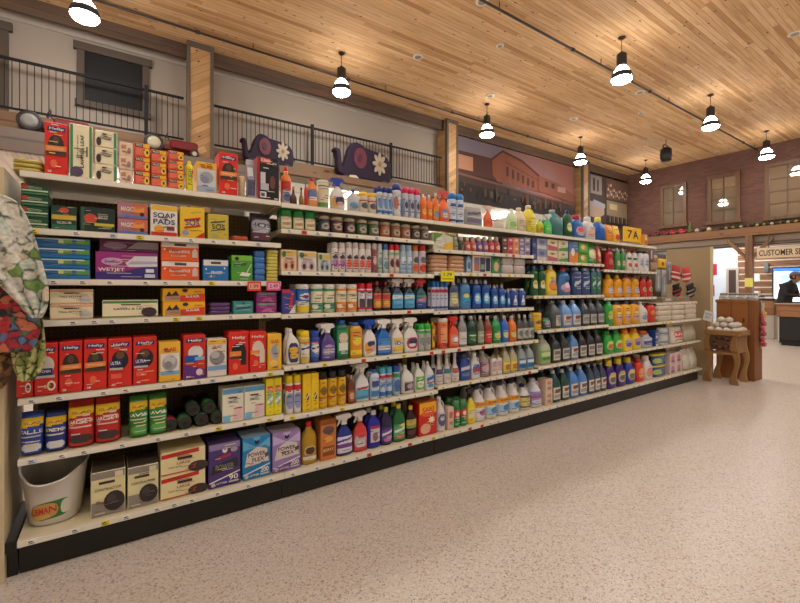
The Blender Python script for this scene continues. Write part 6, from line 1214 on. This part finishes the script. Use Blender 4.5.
for s, wpt, aim in ((1, Vector((.32, .13, 1.12)), Vector((.9, -.35, .2))), (-1, Vector((.32, -.12, 1.14)), Vector((.9, .35, .25)))):
    a = aim.normalized(); side = a.cross(Vector((0, 0, 1))).normalized()*(-s); up = side.cross(a)*(1 if s < 0 else -1)
    up = Vector((0, 0, 1))-a*a.z; up.normalize()
    P0 = [wpt-a*.03, wpt+a*.03, wpt+a*.075]; E0 = [(0, 1), (1, 2)]; R0 = [.028, (.036, .018), (.036, .016)]
    for f, (off, ln) in enumerate(((.030, .062), (.010, .072), (-.010, .068), (-.028, .052))):
        b0 = wpt+a*.078+up*off; i = len(P0); P0 += [b0, b0+a*ln*.5-side*.006, b0+a*ln*.85-side*.022]; E0 += [(2, i), (i, i+1), (i+1, i+2)]; R0 += [.009, .0085, .007]
    i = len(P0); b0 = wpt+a*.02+up*.035; P0 += [b0, b0+a*.03+up*.022, b0+a*.055+up*.026]; E0 += [(1, i), (i, i+1), (i+1, i+2)]; R0 += [.012, .010, .008]
    skin('hand', [tuple(p) for p in P0], E0, R0, sk, pt, sub=1)
mb = MB(); mb.cbox(.40, .415, -.035, .035, 1.13, 1.26, mat('20242c', .2), .003); mb.v = [(x+.04, y, z) for x, y, z in mb.v]
ph = mb.obj('phone', None, (xp, yp, 0), radians(-100)); ph.scale = (1.06, 1.12, 1.0); tag(ph, 'small dark phone held by the person at the counter', 'phone')
# ================================================================ TABLE, CRATE, BULBS
tw_ = plank_mat('rustic_table_wood', 2, 0, .25, 1.2, ['9a7446', 'a88050', '8c683c'], kscale=4.0)
tx0, tx1, ty0, ty1 = 6.93, 7.33, -.44, -.04
t = empty('display_table', 'rustic wooden table with wavy legs and carved wreath front', 'table', (0, 0, 0))
def wavy_leg(x, y):
    mb = MB(); vs = []; K = 16
    for k in range(K+1):
        z = .70*k/K; o = .022*sin(k/K*2*pi*1.5+.6); w = .03+.010*cos(k/K*2*pi*1.5)+(.008 if k < 2 else 0)
        vs += [(x-.02, y+o-w, z), (x+.02, y+o-w, z), (x+.02, y+o+w, z), (x-.02, y+o+w, z)]
    fs = [(3, 2, 1, 0), (4*K, 4*K+1, 4*K+2, 4*K+3)]+[(4*k+j, 4*k+(j+1) % 4, 4*k+4+(j+1) % 4, 4*k+4+j) for k in range(K) for j in range(4)]
    mb.add(vs, fs, tw_); return mb.obj('leg', t)
for x in (tx0+.02, tx1-.02):
    for y in (ty0+.045, ty1-.045): wavy_leg(x, y)
mb = MB(); mb.box(tx0+.01, tx0+.03, ty0+.04, ty1-.04, .46, .66, mat('5a3a24', .6)); fp = mb.obj('carved_panel', t)
mb = MB()
for k in range(14):
    a = 2*pi*k/14; c = Vector((tx0+.006, (ty0+ty1)/2+.085*cos(a), .56+.07*sin(a))); mb.sphere(c, .02, mat(['3c2418', '6a4a30'][k % 2], .7), 8, 6)
mb.obj('wreath', fp)
MB().cbox(tx0-.01, tx1+.01, ty0-.005, ty1+.005, .66, .685, tw_, .005).obj('tabletop', t)
for nm, b in (('rim', (tx0-.01, tx0+.01, ty0, ty1)), ('rim', (tx1-.01, tx1+.01, ty0, ty1)), ('rim', (tx0+.01, tx1-.01, ty0-.003, ty0+.012)), ('rim', (tx0+.01, tx1-.01, ty1-.012, ty1+.003))):
    MB().box(*b, .685, .73, tw_).obj(nm, t)
MB().cbox(tx0+.02, tx1-.02, ty0+.03, ty0+.05, .42, .66, tw_, .004).obj('side_board', t)
MB().box(tx0+.01, tx0+.03, ty0+.05, ty1-.05, .40, .445, tw_).obj('stretcher', t)
mb = MB(); mb.cbox(tx0+.0, tx0+.02, ty1-.035, ty1-.012, .73, .99, tw_, .003); mb.obj('sign_stake', t)
mb = MB(); mb.cbox(-.003, .003, -.055, .055, -.07, .07, mat('d8dce0', .5), .001); flat_art(mb, [('t', .5, .7, .7, .14, 'SALE'[:4], '5c6068'), ('r', .2, .4, .8, .46, '8c9098'), ('r', .2, .26, .7, .32, '8c9098')], lambda u, v, l: (-.0035-l, .055-u*.11, -.07+v*.14))
o = mb.obj('price_sign', None, (tx0-.008, ty1-.05, .92)); o.rotation_euler = (radians(14), 0, 0); tag(o, 'tilted white price sign on a stake at the table edge', 'sign')
kb = 0; rb = random.Random(2)
def bulbmesh(r):
    mb = MB(); vs = []; n = 24; K = 9; prof = []
    for k in range(K+1):
        ph_ = pi*k/K; z = -r*.86*cos(ph_); rr = r*sin(ph_)
        for i in range(n): a = 2*pi*i/n; q = 1+.05*cos(6*a)*sin(ph_); vs.append((max(rr, .002)*q*cos(a), max(rr, .002)*q*sin(a), z+r*.86))
    mb.add(vs, [(k*n+i, k*n+(i+1) % n, (k+1)*n+(i+1) % n, (k+1)*n+i) for k in range(K) for i in range(n)], mat('c8c0b4', .7), True)
    b = mb.mesh('bulb'); st = MB().loft([(r*1.68, .012, .012), (r*1.78, .006, .006), (r*1.86, .005, .005)], mat('c0b498', .8), 8).mesh('stem'); return b, st
bm, stm = bulbmesh(.0475)
rowsn = ['front', 'second', 'third', 'back']
for l, (nx_, ny_, z) in enumerate(((4, 4, .687), (3, 3, .757), (1, 2, .827))):
    for i in range(nx_):
        for j in range(ny_):
            x = (tx0+tx1)/2+(i-(nx_-1)/2)*.096; y = (ty0+ty1)/2+(j-(ny_-1)/2)*.0945-.0
            if l == 2: x -= .06
            lb = 'round white bulb in the table pile, %s layer, %s row, %s from right' % (['lowest', 'middle', 'topmost'][l], ['front', 'second', 'third', 'back'][i], ['first', 'second', 'third', 'fourth'][j])
            o = tag(link('white_bulb', bm, None, (x, y, z), rb.uniform(0, 6)), lb, 'bulb', 'round white bulbs heaped on the table'); link('stem', stm, o)
cr = plank_mat('crate_wood', 2, 1, .2, 1.5, ['8c5628', '9a602e', '7e4c22'], kscale=2.2)
cx0, cx1, cy0, cy1 = 7.42, 7.74, -.47, -.02
t = empty('wooden_crate', 'tall dark brown wooden display crate behind the white bulbs', 'crate', (0, 0, 0))
MB().cbox(cx0, cx0+.02, cy0, cy1, .0, 1.14, cr, .004).obj('front_panel', t)
MB().cbox(cx0+.021, cx1, cy0, cy0+.02, .0, 1.14, cr, .004).obj('side_panel', t)
MB().cbox(cx0+.021, cx1, cy1-.02, cy1, .0, 1.14, cr, .004).obj('side_panel', t)
MB().cbox(cx0+.021, cx1, cy0+.021, cy1-.021, 1.06, 1.08, cr, .002).obj('top_board', t)
MB().cbox(cx0-.012, cx0-.001, cy0-.01, cy1+.01, 1.10, 1.145, cr, .003).obj('top_rail', t)
gm = NT('clear_glass_jar', .05); gm.b.inputs['Base Color'].default_value = (.86, .9, .9, 1); gm.b.inputs['Transmission Weight'].default_value = .75; gm.b.inputs['IOR'].default_value = 1.2; gm = gm.m
jm = MB().loft([(0, .046, .046), (.004, .052, .052), (.1, .052, .052), (.12, .042, .042), (.135, .04, .04)], gm, 18).mesh('jar'); lm_ = MB().loft([(.135, .044, .044), (.155, .044, .044), (.16, .038, .038)], mat('8c8478', .35, .6), 16).mesh('lid')
cm_ = MB().loft([(.005, .045, .045), (.07, .045, .045)], mat('a89c88', .8), 14).mesh('contents')
for i in range(2):
    for j in range(4):
        o = tag(link('glass_jar', jm, None, (cx0+.08+i*.13, cy0+.062+j*.109, 1.081)), 'clear glass jar on the dark crate, %s row, %s from right' % (['front', 'rear'][i], ['first', 'second', 'third', 'fourth'][j]), 'jar', 'clear glass jars on the crate'); link('lid', lm_, o); link('contents', cm_, o)
# clip strip with red packets on the crate's side
t = empty('clip_strip', 'clear clip strip on the right side of the crate', 'clip strip', (cx0+.25, cy0-.008, 0))
MB().box(-.02, .02, -.002, .002, .45, 1.13, mat('c8c4c8', .3)).obj('strip', t)
MB().cbox(-.03, .06, -.02, -.004, .98, 1.1, mat('c8b8a8', .4), .003).obj('header_card', t)
for k in range(7):
    z = .95-k*.073; c = 'd09038' if k == 0 else 'b82c44'
    mb = MB(); mb.loft([(-.034, .05, .014), (-.015, .062, .022), (.012, .058, .02), (.026, .034, .008), (.034, .026, .004)], mat(c, .4), 12, 3)
    o = tag(mb.obj('candy_packet', None, (cx0+.25+.03*(-1)**k, cy0-.034, z), 0), 'red packet hanging on the clip strip, %s from top' % (['first', 'second', 'third', 'fourth', 'fifth', 'sixth', 'seventh'][k]) if k else 'orange packet hanging topmost on the clip strip', 'packet', 'packets on the clip strip')
    MB().loft([(-.006, .045, .0225), (.004, .045, .0222)], mat('d8d0d0', .4), 10, 3).obj('label', o)
# goods hung above the last bay
wire = mat('9c9890', .3, .7)
def hung(px, py0, py1, Y, wpx, c, nm, lab, cat, art=(), th=.02):
    X = wx(px, Y); m_ = dep(px, Y)/FPX; zt = wz(px, py0, Y); zb = wz(px, py1, Y); w = abs(wx(px+wpx/2, Y)-wx(px-wpx/2, Y))
    t = tag(link(nm, None, None, (X, Y, zb)), lab, cat, 'goods hanging at the far end of the shelving')
    h = zt-zb; mb = MB(); mb.loft([(0, w*.44, th*.2), (.1*h, w*.5, th*.5), (.8*h, w*.48, th*.5), (h, w*.44, th*.12)], mat(c, .5), 16, 3.5)
    mb.obj('pack', t)
    mb = MB(); flat_art(mb, art, lambda u, v, l: ((u-.5)*w*.8, -th*.52-l, h*(.12+v*.68)))
    if art: mb.obj('label', t)
    MB().tube([(0, 0, h-.004), (0, 0, h+.012), (0, .46-Y if Y < .4 else .02, h+.02)], .0025, wire, 6).obj('peg_hook', t)
hung(654, 255, 271, .3, 7, 'b89878', 'sponge_pack', 'tan sponge pack hanging beside the yellow card', 'sponge pack', [('r', .1, .6, .9, .9, '8c6c70')])
hung(662, 259, 268, .12, 8, 'e0b020', 'brush_pack', 'yellow card brush pack at the far end', 'brush', [('e', .5, .5, .2, .3, '8c5c28')])
for i, (px, a, b, c) in enumerate(((651, 246, 262, '6c5c60'), (658, 270, 292, '9098a0'), (664, 270, 297, 'a0a8ac'), (669, 262, 284, '8c9098'))):
    hung(px, a, b, .2+.03*i, 5, c, 'brush_pack', 'grey brush pack hanging at the far end, %s from left' % oname[i], 'brush', [('r', .3, .1, .6, .9, 'c8ccd0')])
def mitt(px, py0, py1, Y, wpx, c, c2, lab, rot=0):
    X = wx(px, Y); zt = wz(px, py0, Y); zb = wz(px, py1, Y); h = zt-zb; w = abs(wx(px+wpx/2, Y)-wx(px-wpx/2, Y))
    t = tag(link('oven_mitt', None, None, (X, Y, zb)), lab, 'oven mitt', 'oven mitts at the far end'); t.rotation_euler = (0, rot, 0)
    MB().loft([(0, w*.2, .01), (.06*h, w*.38, .02), (.4*h, w*.48, .026), (.7*h, w*.38, .02), (h, w*.42, .022)], mat(c, .8), 18, 2.3).obj('mitt', t)
    MB().loft([(0, w*.08, .01), (.12*h, w*.14, .018), (.3*h, w*.1, .014)], mat(c, .8), 12, 2, (w*.48, 0, .32*h)).obj('thumb', t)
    MB().loft([(.16*h, w*.44+.001, .0245), (.24*h, w*.46+.001, .0265), (.3*h, w*.47+.001, .0275)], mat(c2, .8), 18, 2.3, caps=(False, False)).obj('stripe', t)
    MB().loft([(.5*h, w*.47, .0265), (.58*h, w*.45, .0255)], mat(c2, .8), 18, 2.3, caps=(False, False)).obj('stripe', t)
    MB().tube([(0, 0, h), (0, 0, h+.03), (0, .465-Y, h+.05)], .003, wire, 6).obj('hook', t)
mitt(675.5, 266, 281, .16, 9, 'b03038', 'd8c8c0', 'red oven mitt with pale stripes, left, at the far end', .1)
mitt(686.5, 267, 282, .12, 8, 'c03c44', 'd8c8c0', 'red oven mitt with pale stripes, right, at the far end', -.1)
mitt(677, 284, 297, .26, 8, '2c1c20', 'b84048', 'black oven mitt with red band below the striped pair', -.2)
mitt(691, 284, 297, .22, 8, '241c20', 'a09c98', 'black and grey oven mitt nearest the tan panel', -.2)
# small wicker basket hanging low at the far end, and a boxed item on the top shelf's end
X, Y = wx(653.5, .1), .1
put(carton(.07, .14, .06, 'd89850', [('r', .1, .5, .9, .9, 'e8c890'), ('e', .5, .3, .3, .2, 'b85830')]), 'gift_box', (wx(646, .08), .08, SHELF[4][0]+.003), 'small orange and cream box at the far end of the top shelf', 'box')
# ================================================================ HANGING CLOTHS AT THE NEAR END
def cloth_mat(name, scale, edge, stops, ecol, seed=0, w=.06):
    N = NT(name, .85); co = N.coords(scale=(1, .5, 1)); ns = N.n('ShaderNodeTexNoise', i_Vector=co, i_Scale=9.0)
    cc = N.n('ShaderNodeVectorMath', operation='ADD', i_0=co, i_1=N.n('ShaderNodeVectorMath', operation='SCALE', i_0=ns.outputs['Color'], i_Scale=.05).outputs[0]).outputs[0]
    v = N.n('ShaderNodeTexVoronoi', i_Vector=cc, i_Scale=scale); ve = N.n('ShaderNodeTexVoronoi', feature='DISTANCE_TO_EDGE', i_Vector=cc, i_Scale=scale)
    id_ = N.n('ShaderNodeSeparateColor', i_0=v.outputs['Color']).outputs[0]; c = N.ramp(id_, stops, 'CONSTANT')
    pet = N.ramp(N.n('ShaderNodeTexNoise', i_Vector=cc, i_Scale=scale*3.0).outputs[0], [(.35, '6a7a5c'), (.6, 'ffffff')]); c = N.mix(.35, c, pet, 'MULTIPLY')
    e = N.ramp(ve.outputs['Distance'], [(w, 'ffffff'), (w+.12, '000000')]); bn = N.ramp(N.n('ShaderNodeTexNoise', i_Vector=co, i_Scale=scale*1.3).outputs[0], [(.42, '000000'), (.56, 'ffffff')])
    return N.out(N.mix(N.math('MULTIPLY', e, bn), c, ecol))
def cloth(name, lab, cat, Y, rows, m, wav=.018, ph=0):
    nx = 40; vs = []; R = len(rows)
    for k, (py, l, rgt) in enumerate(rows):
        xl_, xr = wx(l, Y), wx(rgt, Y); z = wz((l+rgt)/2 if l > 0 else 20, py, Y)
        for i in range(nx+1):
            u = i/nx; vs.append((xl_+(xr-xl_)*u, Y+wav*sin(u*16+ph+k*.25)*(.3+.7*k/R), z))
    me = bpy.data.meshes.new(name); me.from_pydata(vs, [], [(k*(nx+1)+i, k*(nx+1)+i+1, (k+1)*(nx+1)+i+1, (k+1)*(nx+1)+i) for k in range(R-1) for i in range(nx)])
    me.materials.append(m)
    for p in me.polygons: p.use_smooth = True
    o = link(name, me); s = o.modifiers.new('s', 'SOLIDIFY'); s.thickness = .006; ss = o.modifiers.new('b', 'SUBSURF'); ss.levels = 1; ss.render_levels = 1
    tag(o, lab, cat, 'patterned cloths hanging at the near end'); return o
rose = cloth_mat('white_rose_cloth', 21, 0, [(0, 'e0dcd0'), (.35, 'd8d4cc'), (.6, 'ccd4c8'), (.82, '7c9c58'), (.93, 'd8c8b0')], '4a5c44', w=.02)
fruit = cloth_mat('fruit_cloth', 26, 0, [(0, 'c03440'), (.3, 'd07858'), (.45, '6478a0'), (.58, '343840'), (.68, 'a83040'), (.85, '5c6c50')], '2c2c34', w=.03)
leafm = cloth_mat('leaf_cloth', 34, 0, [(0, 'b8bc78'), (.4, 'c8c48c'), (.7, '8c9450'), (.85, '4c5430')], '3c4428', w=.03)
brn = cloth_mat('brown_cloth', 26, 0, [(0, '8c6a40'), (.4, 'a07c4c'), (.7, '6c4c30')], '402c1c', w=.05)
cloth('apron', 'apron printed with white roses hanging at the near end', 'apron', -.16, [(196, -70, -2), (197, -70, 7), (201, -70, 18), (210, -70, 25), (225, -70, 32), (240, -60, 37), (255, -40, 41), (270, -20, 45), (285, 0, 48.5), (300, 16, 49), (312, 26, 45), (318, 34, 40)], rose)
cloth('apron', 'apron printed with red fruit below the white rose apron', 'apron', -.12, [(215, -70, 10), (230, -70, 14), (250, -70, 22), (270, -70, 29), (290, -70, 35), (305, -70, 38), (320, -70, 40), (335, -70, 40), (345, -60, 36), (352, -50, 30)], fruit, ph=2)
cloth('kitchen_towel', 'yellow green leaf patterned towel, lowest right', 'towel', -.085, [(300, 20, 42), (315, 18, 43), (330, 14, 44.5), (345, 11, 46), (360, 12, 46), (370, 15, 42), (377, 19, 36), (381, 23, 30)], leafm, ph=1)
cloth('kitchen_towel', 'brown patterned towel hanging at the left photo edge', 'towel', -.055, [(330, -60, 4), (345, -60, 9), (360, -60, 12), (372, -60, 11), (382, -60, 7), (388, -60, 0)], brn, ph=3)
hk = empty('hook_bar', 'chrome hook bar holding the aprons at the near end', 'hook', (wx(-20, -.1), 0, wz(10, 196, -.16)-.02))
MB().tube([(0, 0, 0), (0, -.19, 0), (0, -.2, .02)], .005, mat('silver', .25, .9), 8).obj('arm', hk)
MB().cbox(-.03, .03, -.004, -.0005, -.05, .05, mat('silver', .3, .9), .001).obj('plate', hk)
